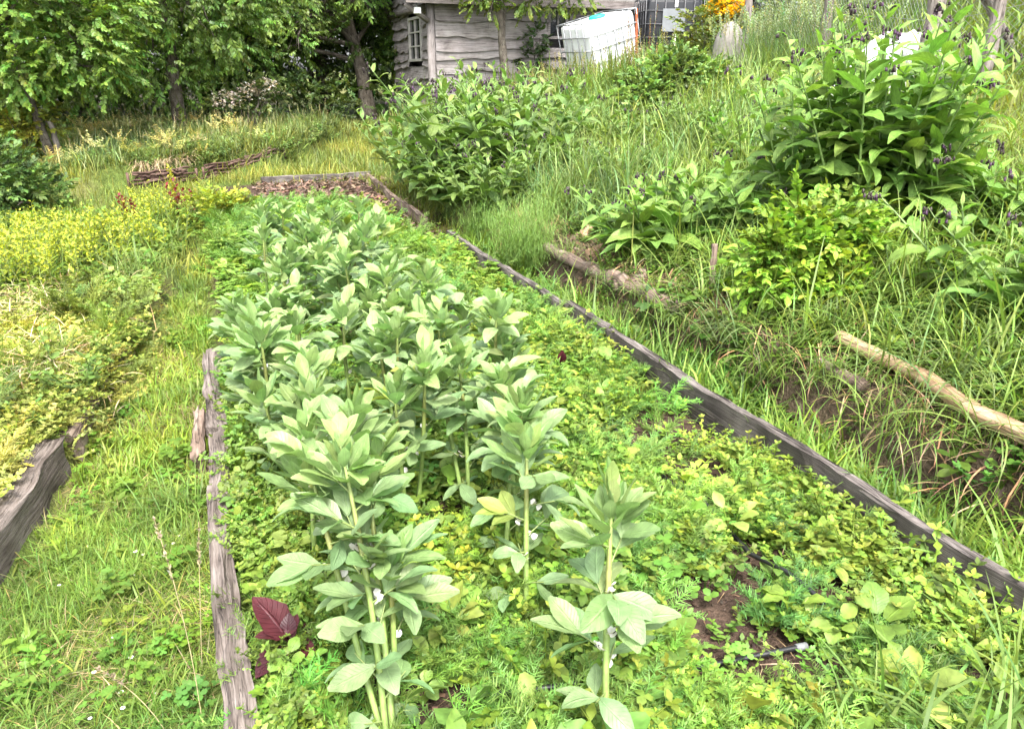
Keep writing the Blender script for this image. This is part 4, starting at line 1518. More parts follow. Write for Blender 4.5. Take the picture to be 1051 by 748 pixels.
tuft('coarse grass blades left of the corner clump at the front', at_z(900, 790, 0), 26, .3, 610, (.12, .2, .045), .1, 1.5, 1.4)
tuft('coarse grass against the front end of the dark board', at_z(1060, 760, 0), 60, .42, 611, (.13, .21, .05), .1, 1.5, 1.3)
tuft('clump of tall grass stems at the back edge of the left bed', at(130, 295), 170, .4, 612, (.14, .2, .05), .12, 1.0, 1.45)
tuft('rough grass tuft on the lawn behind the yellow weeds', at(225, 215), 110, .38, 613, (.1, .17, .04), .12, 1.0, 1.35)


for i, (u, v, n, L, lab) in enumerate(((585, 262, 90, .26, 'short grass tuft at the upper end of the grey bank log'), (625, 285, 90, .26, 'grass tuft growing over the middle of the grey bank log'), (668, 305, 100, .3, 'grass tuft hiding the joint of the two bank logs'), (700, 330, 100, .34, 'grass tuft at the foot of the bank left of the stake'),
                                    (838, 350, 100, .4, 'grass tuft at the upper end of the pale log'), (862, 400, 110, .36, 'grass tuft in front of the short broken log'), (920, 385, 110, .38, 'grass tuft crossing the middle of the pale log'), (1020, 450, 120, .42, 'grass tuft over the near end of the pale log'), (930, 440, 120, .34, 'lush grass tuft in the gully below the pale log'), (800, 385, 110, .34, 'lush grass tuft in the gully below the mint'))):
    tuft(lab, at(u, v), n, L, 630 + i, (.15, .23, .05), .08, 1.0, 1.1)


def stalk(label, u, v, u2, v2, seed):
    p = at(u, v)
    q = above(p, u2, v2)
    o = thing('seed_stalk', label, 'seed stalk', p)
    r = np.random.RandomState(seed)
    g = Geo()
    t = np.linspace(0, 1, 8)[:, None]
    m = (p + q) / 2 + r.randn(3) * .02
    P = (1 - t) ** 2 * p + 2 * t * (1 - t) * m + t ** 2 * q
    g.tube(P, .0013, 4, (.3, .26, .14), cap=False)
    g.build('stem', M['straw'], o)
    g = Geo()
    n = 34
    f = r.uniform(.72, 1.0, n)
    Pp = np.stack([np.interp(f, t[:, 0], P[:, i]) for i in range(3)], -1)
    d = (q - p) / np.linalg.norm(q - p)
    g.inst(HEX, mats(Pp, r.rand(n) * 6.28, 1.0 + r.randn(n) * .2, 0, .013), cv((.26, .21, .14), n, .15, .08, r))
    g.build('seed_head', M['straw'], o)


stalk('dry seed stalk arching left over the path', 210, 760, 158, 532, 1)
stalk('dry upright seed stalk beside the long grey beam', 208, 690, 204, 535, 2)
stalk('bent dry stalk lying low across the front of the path', 175, 760, 100, 685, 3)

DG = 'daisies in the path grass'
g = Geo()
g.tube([(0, 0, 0), (0, .004, .045)], .0009, 4, (.15, .22, .05), cap=False)
dz = thing('daisy', 'tiny white daisy in the worn grass of the path', 'daisy', (0, 0, 0), DG)
g.build('stem', M['stem'], dz)
g = Geo()
g.inst(HEX, mats([(0, .004, .046)] * 11, np.arange(11) * .571, .2, 0, np.stack([np.full(11, .006), np.full(11, .0085), np.full(11, .008)], -1)), [(.75, .72, .72)] * 11)
g.build('petals', M['flower'], dz)
g = Geo()
g.tube([(0, .004, .044), (0, .004, .048), (0, .004, .0495)], [.003, .003, .001], 8, (.65, .45, .03))
g.build('centre', M['flower'], dz)
first = True
for (u, v) in ((139, 568), (146, 569), (137, 590), (161, 564), (177, 558), (184, 548), (97, 690), (124, 711), (128, 728), (93, 736), (136, 676), (161, 709), (157, 580), (88, 560), (60, 600), (118, 655)):
    p = at(u, v, .04)
    if first:
        dz.location = p
        first = False
    else:
        dup(dz, p, R.rand() * 6, 'tiny white daisy in the worn grass of the path', .55 + R.rand() * .4, DG)
t = thing('dandelion', 'single yellow dandelion in the gully below the wooden stake', 'dandelion', at(739, 372))
o = np.array(t.location)
g = Geo()
g.tube([o, o + [0, 0, .11]], .0018, 5, (.18, .25, .07))
g.build('stem', M['stem'], t)
g = Geo()
g.inst(HEX, mats([o + [0, 0, .11]] * 26, np.arange(26) * 2.4, np.linspace(.1, 1.2, 26), 0, .017), cv((.75, .5, .01), 26, .08, .04))
g.build('petals', M['flower'], t)


# ------------------------------------------------------------------ hut
def hut():
    c = at_y(445, 105, 16.0)
    X0, Y0, Y1 = c[0], 16.0, 19.2
    X1 = at_y(648, 40, 16.0)[0] + .35
    zb = float(min(H(X0, Y0), H(X0, Y1))) - .15
    ze = at_y(445, 4, 16.0)[2]
    root = thing('wooden_hut', 'weathered grey wooden hut clad in wavy waney-edge boards', 'hut', (X0, Y0, zb))
    r = np.random.RandomState(61)

    def clad(name, p0, p1, z0, z1, holes=(), bh=.25, step=.06, seed=1):
        """lapped boards with a wavy lower edge between p0 and p1 (xy); holes: (a0,a1,z0,z1) along the wall"""
        g = Geo()
        p0, p1 = np.array([*p0, 0.]), np.array([*p1, 0.])
        L = np.linalg.norm(p1 - p0)
        d = (p1 - p0) / L
        nrm = np.cross(d, (0, 0, 1.0))
        z = z0
        row = 0
        while z < z1 - .02:
            h = bh * r.uniform(.78, 1.15)
            cuts = [0, L * r.uniform(.35, .65), L] if row % 2 else [0, L]
            for a0, a1 in zip(cuts[:-1], cuts[1:]):
                shade = r.uniform(.75, 1.2)
                a = np.linspace(a0 + .003, a1 - .003, max(4, int((a1 - a0) / step)))
                wav = (vn(a * 1.1, row * 3.7, 71) - .5) * .13 + (vn(a * 3.5, row * 3.7, 72) - .5) * .07
                lo = z - .03 + wav
                hi = np.full_like(a, min(z + h + .02, z1 + .02))
                out_lo, out_hi = .075, .008
                V, Q, Lv = [], [], []
                n = len(a)
                for i in range(n):
                    b = p0 + d * a[i]
                    V += [b + nrm * out_hi + [0, 0, hi[i]], b + nrm * (out_hi + (out_lo - out_hi) * .5) + [0, 0, (hi[i] + lo[i]) / 2], b + nrm * out_lo + [0, 0, lo[i]], b + nrm * .004 + [0, 0, lo[i] + .004]]
                    Lv += [(a[i], hi[i], row), (a[i], (hi[i] + lo[i]) / 2, row), (a[i], lo[i], row), (a[i], lo[i] - .03, row)]
                for i in range(n - 1):
                    mx, mz = (a[i] + a[i + 1]) / 2, (hi[i] + lo[i]) / 2
                    if any(h0 < mx < h1 and q0 - .1 < mz < q1 + .1 for (h0, h1, q0, q1) in holes): continue
                    for j in range(3):
                        Q.append((i * 4 + j, i * 4 + j + 1, (i + 1) * 4 + j + 1, (i + 1) * 4 + j))
                if Q: g.raw(V, Q, None, (shade, shade * .985, shade), Lv)
            z += h
            row += 1
        return g.build(name, M['siding'], root, smooth=False)

    wx0 = at_y(565, 20, 16.0)[0]
    wx1 = at_y(580, 20, 16.0)[0]
    wz0 = at_y(566, 39, 16.0)[2]
    wz1 = at_y(566, 10, 16.0)[2]
    clad('front_wall', (X0 + .07, Y0), (X1, Y0), zb, ze + .08, holes=((wx0 - X0 - .12, wx1 - X0 + .0, wz0 - .02, wz1 - .05),))
    # left wall: runs back; outward normal is -x
    sy0, sy1, sz0, sz1 = 16.55, 17.75, ze - 1.02, ze - .2
    clad('side_wall', (X0, Y1), (X0, Y0 + .07), zb, ze + .3, holes=((Y1 - sy1, Y1 - sy0, sz0, sz1),), bh=.24, seed=2)
    g = Geo()
    g.box(((X0 + X1) / 2, Y1, (zb + ze + .4) / 2), (X1 - X0, .08, ze + .4 - zb))
    g.box((X1 - .05, (Y0 + Y1) / 2 + .02, (zb + ze) / 2), (.08, Y1 - Y0 - .15, ze - zb - .05))
    g.build('rear_walls', M['siding'], root, smooth=False)
    g = Geo()
    g.tube([(X0 + .01, Y0 - .0, zb), (X0 + .0, Y0 + .01, (zb + ze) / 2), (X0 - .01, Y0, ze + .1)], .085, 10, (.95, .93, .93), .05, True, 3)
    g.build('corner_post', M['siding'], root)
    # roof: low gable along x, front eave over the camera side
    ov, zr = .35, ze + 1.25
    g = Geo()
    ym = (Y0 + Y1) / 2
    xa, xb_ = X0 - .58, X1 + .4
    for (ya, yb, za, zz) in ((Y0 - ov, ym, ze + .04, zr), (Y1 + ov, ym, ze + .04, zr)):
        V = [(xa, ya, za), (xb_, ya, za), (xb_, yb, zz), (xa, yb, zz), (xa, ya, za + .06), (xb_, ya, za + .06), (xb_, yb, zz + .06), (xa, yb, zz + .06)]
        g.raw(V, [(0, 1, 2, 3), (4, 7, 6, 5), (0, 4, 5, 1), (0, 3, 7, 4), (1, 5, 6, 2)])
    g.build('roof', M['roof'], root, smooth=False)
    g = Geo()
    g.box(((xa + xb_) / 2, Y0 - ov - .02, ze + .05), (xb_ - xa, .035, .15), (.55, .53, .52))
    g.build('fascia', M['siding'], root, smooth=False)
    g = Geo()
    V = [(X0, Y0 + .02, ze + .1), (X0, Y1, ze + .1), (X0, ym, zr - .05), (X0 + .06, Y0 + .02, ze + .1), (X0 + .06, Y1, ze + .1), (X0 + .06, ym, zr - .05)]
    g.raw(V, [(0, 1, 4, 3)], [(0, 2, 1), (3, 4, 5)], (.7, .68, .68), [(v[1], v[2], 2) for v in V])
    g.build('gable', M['siding'], root, smooth=False)
    # brace under the side eave
    g = Geo()
    g.tube([(X0 - .08, Y0 - .1, ze - .32), (X0 - .55, Y0 - .2, ze - .03)], .055, 8, (.6, .58, .56), .05, True, 4)
    g.tube([(X0 - .1, Y0 + .05, ze - .05), (X0 - .1, Y1, ze - .05)], .06, 8, (.5, .48, .46), .05, True, 5)
    g.build('brace', M['siding'], root)

    def window(a, b, z0, z1, nv, nh, axis, pos, out):
        """axis 0: window in the xz plane at y=pos; axis 1: in the yz plane at x=pos; out: outward sign"""
        pt = (lambda q, o, z: (q, pos + o * out, z)) if axis == 0 else (lambda q, o, z: (pos + o * out, q, z))
        sz = (lambda w, t, h: (w, t, h)) if axis == 0 else (lambda w, t, h: (t, w, h))
        fr = Geo()
        t_ = .05
        fr.box(pt((a + b) / 2, .03, z0), sz(b - a + .14, .1, t_))
        fr.box(pt((a + b) / 2, .03, z1), sz(b - a + .06, .07, t_))
        for q in (a, b):
            fr.box(pt(q, .03, (z0 + z1) / 2), sz(t_, .068, z1 - z0 - t_))
        for i in range(1, nv):
            fr.box(pt(a + (b - a) * i / nv, .03, (z0 + z1) / 2), sz(.03, .05, z1 - z0 - t_))
        for i in range(1, nh):
            fr.box(pt((a + b) / 2, .031, z0 + (z1 - z0) * i / nh), sz(b - a - t_, .045, .025))
        f = fr.build('window', M['frame'] if axis else M['siding'], root, smooth=False)
        p = Geo()
        p.box(pt((a + b) / 2, .015, (z0 + z1) / 2), sz(b - a, .012, z1 - z0))
        p.build('pane', M['glass'], f, org=root.location, smooth=False)

    window(wx0 - .05, wx1 + .02, wz0, wz1, 2, 1, 0, Y0, -1)
    window(sy0 + .1, sy1 - .1, sz0, sz1, 2, 3, 1, X0, -1)
    # pale lamp housing under the eave
    lp = at_y(428, 11, Y0 - .25)
    l = thing('outdoor_lamp', 'small white lamp housing under the left eave of the hut', 'lamp', lp)
    g = Geo()
    g.box(lp, (.13, .1, .11))
    g.box(lp + [0, -.055, -.01], (.1, .012, .07), (.8, .8, .8))
    g.build('housing', M['white'], l, smooth=False)
    g = Geo()
    g.tube([lp + [0, 0, .05], lp + [0, .05, .16]], .015, 6)
    g.build('bracket', M['galv'], l)
    # climber
    for i, (u, v, lab) in enumerate(((548, 45, 'dark climbing plant on the hut wall left of the small window'), (560, 60, 'leafy weed growing up under the small hut window'))):
        q = at_y(u, v + 10, 15.86)
        q[2] = float(H(q[0], 15.86))
        bush('climber', lab, 'climber', q, [(0, 0, .35, .2), (.05, 0, .75, .18), (-.05, 0, 1.15, .2), (.05, 0, 1.55, .18)] if i == 0 else [(0, -.1, .3, .22), (.25, -.1, .25, .2)], (260, 150)[i], SPR, 1.2, (.05, .09, .03), 560 + i, stems=6)
    return X0, X1, ze


HX0, HX1, HZE = hut()


# ------------------------------------------------------------------ water tanks
def rbox(g, size, r, col=(1, 1, 1), Rm=np.eye(3), c=(0, 0, 0), n=4):
    h = np.asarray(size) / 2 - r
    V, Q = [], []
    m = 4 * (n + 1)
    lat = [(-math.pi / 2 + math.pi / 2 * i / n, -1) for i in range(n + 1)] + [(math.pi / 2 * i / n, 1) for i in range(n + 1)]
    for la, sz in lat:
        for q in range(4):
            for i in range(n + 1):
                a = q * math.pi / 2 + math.pi / 2 * i / n
                sx = (1, -1, -1, 1)[q]
                sy = (1, 1, -1, -1)[q]
                V.append((sx * h[0] + r * math.cos(a) * math.cos(la), sy * h[1] + r * math.sin(a) * math.cos(la), sz * h[2] + r * math.sin(la)))
    k = len(lat)
    for i in range(k - 1):
        for j in range(m):
            Q.append((i * m + j, i * m + (j + 1) % m, (i + 1) * m + (j + 1) % m, (i + 1) * m + j))
    V = np.array(V)
    b0, b1 = len(V), len(V) + 1
    V = np.concatenate([V, [[0, 0, -size[2] / 2], [0, 0, size[2] / 2]]])
    T = [(b0, (j + 1) % m, j) for j in range(m)] + [(b1, (k - 1) * m + j, (k - 1) * m + (j + 1) % m) for j in range(m)]
    g.raw(V @ np.asarray(Rm).T + np.asarray(c), Q, T, col)


def tank(label, c, rz, tilt, tankmat, cagemat, lid, plate, roll=0.0):
    """1.2 x 1.0 x 1.0 water container in a tube cage on a pallet; c = base centre"""
    root = thing('water_tank', label, 'water tank', c)
    ca, sa = math.cos(rz), math.sin(rz)
    Rz_ = np.array([[ca, -sa, 0], [sa, ca, 0], [0, 0, 1]])
    ct, st_ = math.cos(tilt), math.sin(tilt)
    Ry_ = np.array([[ct, 0, st_], [0, 1, 0], [-st_, 0, ct]])
    Rm = Rz_ @ Ry_
    c = np.asarray(c, float)
    w = lambda p: Rm @ np.asarray(p, float) + c
    g = Geo()
    rbox(g, (1.12, .94, .98), .09, (1, 1, 1), Rm, w((0, 0, .64)))
    g.build('tank', tankmat, root)
    g = Geo()
    x, y = .59, .49
    for z in np.linspace(.16, 1.14, 5):
        P = [w(q) for q in ((-x, -y, z), (x, -y, z), (x, y, z), (-x, y, z), (-x, -y, z))]
        for a, b in zip(P[:-1], P[1:]): g.tube([a, b], .011, 6)
    for q in np.linspace(-x, x, 7):
        for s_ in (-1, 1): g.tube([w((q, s_ * y, .14)), w((q, s_ * y, 1.15))], .010, 6)
    for q in np.linspace(-y, y, 6)[1:-1]:
        for s_ in (-1, 1): g.tube([w((s_ * x, q, .14)), w((s_ * x, q, 1.15))], .010, 6)
    g.build('cage', cagemat, root)
    g = Geo()
    for q in (-.45, 0, .45): g.box(w((0, q * .9, .05)), (1.16, .1, .1), Rm=Rm)
    for q in np.linspace(-.5, .5, 6): g.box(w((q, 0, .115)), (.12, .98, .025), Rm=Rm, along=1)
    g.build('pallet', M['pallet'], root, smooth=False)
    if lid is not None:
        g = Geo()
        g.tube([w((lid, -.1, 1.12)), w((lid, -.1, 1.17)), w((lid, -.1, 1.185))], [.16, .16, .13], 16)
        g.build('lid', M['teal'], root)
    if plate:
        g = Geo()
        g.box(w((-.02, -y - .02, .72)), (.46, .012, .42), Rm=Rm)
        g.build('label_plate', M['plate'], root, smooth=False)
        g = Geo()
        g.box(w((.02, -y - .005, 1.04)), (.06, .008, .16), Rm=Rm)
        g.box(w((.02, -y - .005, .36)), (.06, .008, .22), Rm=Rm)
        g.build('level_strip', M['white'], root, smooth=False)
    return root


c = at_y(622, 62, 14.4)
tank('white water tank in a wire cage, tilted to the left, with a teal lid', c - [0, 0, .34], rad(12), rad(-15), M['white_tank'], M['galv'], -.05, False)
c = at_y(683, 57, 14.9)
tank('black water tank in a wire cage with a grey plate on its front', c - [0, 0, .08], rad(-16), 0, M['black_tank'], M['dark_steel'], None, True)
p = at_y(654, 60, 14.0)
log('rusty_pipe', 'rust-red upright pipe between the white and black water tanks', 'pipe', [p - [0, 0, .2], at_y(653, 12, 14.0), at_y(654, 9, 13.99)], .024, .024, M['rust'], 71, sides=8, jit=.0)
for i, (u, v, u2, v2, lab) in enumerate(((666, 62, 672, 20, 'thin reddish dock stalk in front of the black tank'), (645, 60, 641, 13, 'thin reddish dock stalk beside the rusty pipe'), (655, 118, 660, 55, 'pale brown dock stalk standing in the round green bush'))):
    p = at_y(u, v, (13.6, 13.6, 11.5)[i])
    t = thing('dock_stalk', lab, 'dock stalk', p)
    spire(t, above(p, u2, v2)[2] - p[2] + .2, 40, HEX, .035, ((.2, .06, .03), (.2, .06, .03), (.28, .17, .06))[i], None, 570 + i, .03, 3, .05)
p = at(552, 108)
t = thing('plant_label', 'small white plant label stuck in the grass below the hut', 'plant label', p)
g = Geo()
tt = above(p, 552, 92)
g.box((p + tt) / 2, (.055, .012, tt[2] - p[2]))
g.build('tag', M['white'], t, smooth=False)
g = Geo()
g.tube([p - [0, 0, .1], p + [0, .012, .12]], .008, 6)
g.build('spike', M['white'], t)
p = at(587, 108)
log('thin_stick', 'thin brown stick standing in the grass near the white label', 'stick', [p - [0, 0, .05], above(p, 586, 80)], .014, .01, M['oldlog'], 73, sides=6)

# white plastic sheet heaped behind the comfrey
def sheet():
    p = at(900, 112)
    o = p + [.15, .35, .0]
    o[2] = float(H(o[0], o[1]))
    n = 40
    u, v = np.meshgrid(np.linspace(-1, 1, n), np.linspace(-1, 1, n))
    rr = np.hypot(u, v)
    z = .55 * np.clip(1 - rr ** 2, 0, 1) ** .6
    z = z * (.25 + .75 * ss(-1, .3, u)) * (.2 + 1.3 * vn(u * 3.4 + 5, v * 3, 81)) + .16 * np.abs(vn(u * 9, v * 9, 82) - .5)
    x = o[0] + u * 1.25 * (1 + .2 * (vn(v * 3, u * 3, 83) - .5))
    y = o[1] + v * .45 + .35 * u
    V = np.stack([x.ravel(), y.ravel(), (H(x, y) + z + .02).ravel()], -1)
    i = (np.arange(n - 1)[:, None] * n + np.arange(n - 1)[None]).ravel()
    g = Geo()
    g.raw(V, np.stack([i, i + 1, i + n + 1, i + n], -1))
    ob = g.build('plastic_sheet', M['white_plastic'], org=o, smooth=False)
    tag(ob, 'crumpled white plastic sheet heaped behind the largest comfrey', 'plastic sheet')


sheet()


# ------------------------------------------------------------------ fence on the hillside
def fence():
    spec = [(727, 28, 0, 'slim', 12.6), (766, 24, 0, 'slim', 12.0), (847, 26, 0, 'x', 9.5), (955, 34, 0, 'thick', 7.2), (1012, 66, 0, 'x', 7.0)]
    FPts = []
    labs = ['grey fence post beside the yellow broom', 'slender grey fence post between the broom and the white sheet', 'round grey fence post above the white plastic sheet', 'thickest fence post, split and grey, behind the largest comfrey', 'fence post standing in bare reddish grass near the leaning pole']
    for i, (u, v, _, kind, D) in enumerate(spec):
        d = _fw + (u - 525.5) / FPX * _rt + (374 - v) / FPX * _up
        p = CAM + d * D
        p[2] = float(H(p[0], p[1]))
        r_ = {'slim': .06, 'x': .062, 'thick': .085}[kind]
        log('fence_post', labs[i], 'fence post', [p - [0, 0, .2], p + [.02, 0, .7], p + [0, .01, 1.35]], r_, r_ * .95, M['post'], 80 + i, 'fence posts on the hillside', 12, .06, .12)
        FPts.append(p)
    d = _fw + (1046 - 525.5) / FPX * _rt + (374 - 30) / FPX * _up
    p = CAM + d * 7.6
    p[2] = float(H(p[0], p[1]))
    q = FPts[-1] + [.05, .35, 1.0]
    log('leaning_pole', 'grey pole leaning diagonally against the chain-link fence', 'pole', [p + [.1, 0, -.1], (p + q) / 2, q], .05, .045, M['post'], 90, wob=.2)
    FPts.append(FPts[-1] + np.array([2.2, -1.9, 0]))
    FPts[-1][2] = float(H(FPts[-1][0], FPts[-1][1]))
    f = thing('chain_link_fence', 'grey chain-link fence strung along the hillside posts', 'fence', FPts[0])
    g = Geo()
    hh, s = 1.25, .075
    for a, b in zip(FPts[:-1], FPts[1:]):
        L = np.linalg.norm((b - a)[:2])
        dd = (b - a) / L
        off = np.array([dd[1], -dd[0], 0])
        off = off / np.linalg.norm(off) * -.09
        P = lambda q, z: a + dd * q + [0, 0, z] + off
        for k in range(int(-hh / s), int(L / s) + 1):
            q0, q1 = k * s, k * s + hh
            for flip in (0, 1):
                z0, z1 = (0, hh) if not flip else (hh, 0)
                A0, A1 = q0, q1
                za, zb_ = z0, z1
                if A0 < 0:
                    za = z0 + (z1 - z0) * (-A0 / hh)
                    A0 = 0
                if A1 > L:
                    zb_ = z0 + (z1 - z0) * ((L - q0) / hh)
                    A1 = L
                if A1 > A0: g.tube([P(A0, za), P(A1, zb_)], .0018, 3, cap=False)
        for z in (.05, .65, hh): g.tube([P(0, z), P(L, z)], .0025, 3, cap=False)
    g.build('wire_mesh', M['wire'], f)


fence()
p = at(748, 60)
d = _fw + (748 - 525.5) / FPX * _rt + (374 - 56) / FPX * _up
p = at_d(748, 52, 11.2)
g = Geo()
z1 = above(p, 748, 24)[2]
zz = np.linspace(p[2] - .1, z1, 10)
g.tube([(p[0], p[1], z) for z in zz], np.array([.21, .21, .21, .21, .205, .2, .19, .17, .13, .05]) * (((p - CAM) @ _fw) / 779 * 17 / .21), 14, (1, 1, 1), .04)
tag(g.build('cut_stump', M['pale_stone'], org=p), 'pale round-topped stump below the yellow broom', 'stump')


# ------------------------------------------------------------------ wattle edging of the mound
def wattle(label, u0, v0, u1, v1, seed, h=.17):
    a, b = at(u0, v0), at(u1, v1)
    root = thing('wattle_edging', label, 'wattle edging', a)
    r = np.random.RandomState(seed)
    g = Geo()
    L = np.linalg.norm(b - a)
    for i in range(26):
        z = h * i / 25 + .02
        t0, t1 = r.uniform(0, .3), r.uniform(.7, 1)
        n = 9
        t = np.linspace(t0, t1, n)[:, None]
        P = a + (b - a) * t + [0, 0, z] + r.randn(n, 3) * [.015, .02, .012] + np.array([0, 1, 0]) * (.03 * np.sin(t * L * 8 + i))
        P[:, 2] += H(P[:, 0], P[:, 1] - .15) - (a[2] + (b[2] - a[2]) * t[:, 0])
        g.tube(P, r.uniform(.009, .017), 5, (1, 1, 1) if r.rand() < .8 else (1.7, 1.6, 1.5), .1, True, i)
    g.build('woven_branches', M['brush'], root)
    for f in np.linspace(.04, .96, max(3, int(L / .55))):
        q = a + (b - a) * f
        g = Geo()
        g.tube([q - [0, 0, .1], q + [0, .0, h - .03 + r.rand() * .06]], .02, 6, (1, 1, 1), .1, True, 5)
        g.build('stake', M['brush'], root)


wattle('left stretch of woven brushwood edging below the wild mound', 130, 195, 206, 187, 1, .2)
wattle('right stretch of woven brushwood edging below the wild mound', 206, 186, 296, 167, 2, .2)
g = Geo()
a, b = at(140, 186), at(200, 176)
for i in range(700):
    q = a + (b - a) * R.rand() + [0, R.rand() * .45, .16 + R.rand() * .08]
    g.inst(BL[R.randint(0, 5)], mats([q], [R.rand() * 6.28], R.randn() * .4 - .2, 0, R.uniform(.15, .3)), cv((.42, .32, .2), 1, .2, .08))
tag(g.build('straw_mulch', M['straw']), 'pale straw hanging over the left wattle edging', 'straw', kind='stuff')
for i, (u, v, lab) in enumerate(((29, 170, 'left short grey peg in front of the dark trees'), (41, 168, 'right short grey peg in front of the dark trees'))):
    p = at(u, v)
    log('short_peg', lab, 'peg', [p - [0, 0, .05], p + [0, 0, .35]], .03, .028, M['post'], 95 + i, sides=7)


# ------------------------------------------------------------------ trees
def tree(name, label, base, trunk, r0, lobes, n, tpls, size, col, seed, limbs=9, group=None, low=None):
    r = np.random.RandomState(seed)
    base = np.asarray(base, float)
    root = thing(name, label, 'tree', base, group)
    T = base + np.asarray(trunk, float)
    g = Geo()
    m = len(T)
    t = np.linspace(0, 1, 12)
    s = np.linspace(0, 1, m)
    P = np.stack([np.interp(t, s, T[:, i]) for i in range(3)], -1)
    rr = r0 * (1 - .75 * t) * (1 + .35 * np.exp(-t * 14))
    g.tube(P, rr, 10, (1, 1, 1), .08, True, seed)
    g.build('trunk', M['bark'], root)
    cs = np.array([base + l[:3] for l in np.array(lobes, float)])
    rd = np.array([l[3] for l in lobes])
    g = Geo()
    for i in range(len(cs)):
        for q in range(max(1, limbs // len(cs))):
            f = r.uniform(.35, .95)
            st = np.array([np.interp(f, t, P[:, k]) for k in range(3)])
            e = cs[i] + r.randn(3) * rd[i] * .3
            mid = (st + e) / 2 + np.array([0, 0, .25]) + r.randn(3) * .1
            k = np.linspace(0, 1, 6)[:, None]
            C = (1 - k) ** 2 * st + 2 * k * (1 - k) * mid + k ** 2 * e
            g.tube(C, np.interp(k[:, 0], [0, 1], [r0 * .35, r0 * .08]), 6, (1, 1, 1), .1, True, i)
            for z in range(5):
                e2 = e + r.randn(3) * rd[i] * .6
                g.tube([C[3], (C[4] + e2) / 2, e2], [r0 * .1, r0 * .07, r0 * .03], 4, (.9, .9, .9), cap=False)
    g.build('limbs', M['bark'], root)
    g = Geo()
    crown(g, cs, rd, n, tpls, size, col, r, .35, .16, -.25)
    g.build('crown', M['tree'], root)
    return root


TG = 'trees at the edge of the wood'
p = at(57, 172)
tree('young_tree', 'young tree with a thin pale trunk at the left, light green leaves', p, [(0, 0, 0), (-.15, 0, 1.0), (-.3, .1, 2.4), (-.3, .1, 3.6)], .07,
     [(-.5, 0, 1.7, .75), (.45, -.1, 1.75, .7), (-.1, .1, 2.5, .9), (.9, .2, 2.3, .7), (-1.2, 0, 2.2, .8), (.1, .2, 3.4, 1.0), (-.2, -.3, 1.35, .4), (.95, .0, 1.5, .45)], 1800, TWIGR, 1.05, (.13, .215, .04), 701, 12, TG)
q = p + [.1, .05, 0]
log('pale_stake', 'pale stake beside the thin trunk of the young tree', 'stake', [q - [0, 0, .1], q + [-.06, 0, .65]], .045, .04, M['post'], 99, sides=8)
p = at(378, 122)
cherry = tree('cherry_tree', 'cherry tree with a thick dark leaning trunk left of the hut', p, [(0, 0, -.1), (-.05, 0, .9), (-.28, 0, 1.9), (-.45, .1, 3.2), (-.4, .2, 5)], .2,
     [(-1.55, -.6, 2.6, .8), (-2.2, -.8, 2.2, .8), (-3.2, -.9, 2.0, .8), (-.1, -.3, 3.1, .8), (-1.6, .2, 3.4, 1.1), (-2.9, -.3, 3.2, 1.1), (.75, .1, 2.7, .45), (-.3, .5, 4.6, 1.5), (-3.6, -.6, 1.6, .55), (-1.7, -1.0, 1.75, .45), (.85, -.2, 2.1, .3)], 2500, TWIG, 1.05, (.12, .2, .04), 702, 22, TG)
p = at(330, 122)
tree('woodland_tree', 'slim dark tree just left of the leaning cherry trunk', p + [0, .7, 0], [(0, 0, -.1), (-.1, 0, 1.2), (-.25, 0, 3), (-.2, 0, 5)], .1,
     [(-.6, .3, 2.6, .9), (.4, .4, 3.2, 1.0), (-.2, .4, 4.4, 1.3), (-1.2, .6, 1.9, .7)], 1000, TWIG, 1.1, (.09, .15, .03), 703, 8, TG)
p = at(185, 150)
tree('woodland_tree', 'broad dark tree behind the mound between young tree and cherry', p + [0, 1.6, 0], [(0, 0, -.1), (0, 0, 1.2), (.1, 0, 3), (0, 0, 5)], .14,
     [(-.9, -.2, 1.9, .9), (.8, -.3, 2.1, .95), (0, -.4, 2.8, 1.1), (-1.5, .2, 2.9, 1.0), (1.5, .1, 3.0, 1.1), (0, .2, 4.2, 1.5), (-.2, -.3, 1.2, .6), (-1.4, -.1, 1.1, .55)], 2200, TWIG, 1.1, (.12, .2, .04), 704, 14, TG)
wt = tree('woodland_tree', 'tall tree at the far left edge behind the young tree', (-5.2, 16.5, float(H(-5.2, 16.5))), [(0, 0, -.1), (.1, 0, 1.5), (0, .1, 4), (.1, 0, 5.5)], .17,
     [(-1.0, -.2, 1.6, 1.0), (.9, -.3, 1.7, 1.0), (0, -.4, 2.9, 1.25), (-1.5, .2, 3.2, 1.1), (1.5, .1, 3.1, 1.1), (0, .2, 4.6, 1.6)], 2200, TWIGR, 1.25, (.115, .19, .035), 705, 14, TG)
for i, (x, y, s_, lab) in enumerate(((-2.4, 18.6, 1.1, 'dense dark tree behind the broad one at the left'), (.3, 20.2, 1.1, 'dense dark tree deep in the wood behind the blossom shrub'), (3.0, 21.5, 1.1, 'dense dark tree in the gap left of the hut'), (5.6, 22.5, 1.15, 'dense dark tree directly behind the hut'),
                                     (11.5, 21.5, 1.1, 'dark tree behind the black water tank'), (14.5, 19.5, 1.15, 'dark tree behind the broom and fence'), (-7.2, 20.5, 1.2, 'outermost dark tree at the left'), (18.5, 20, 1.1, 'dark tree up the hillside beyond the fence'))):
    dup(wt, (x, y, float(H(x, y)) - .1), i * 1.3 + .5, lab, s_, TG)
p = at_y(519, 66, 15.0)
p[2] = float(H(p[0], 15.0))
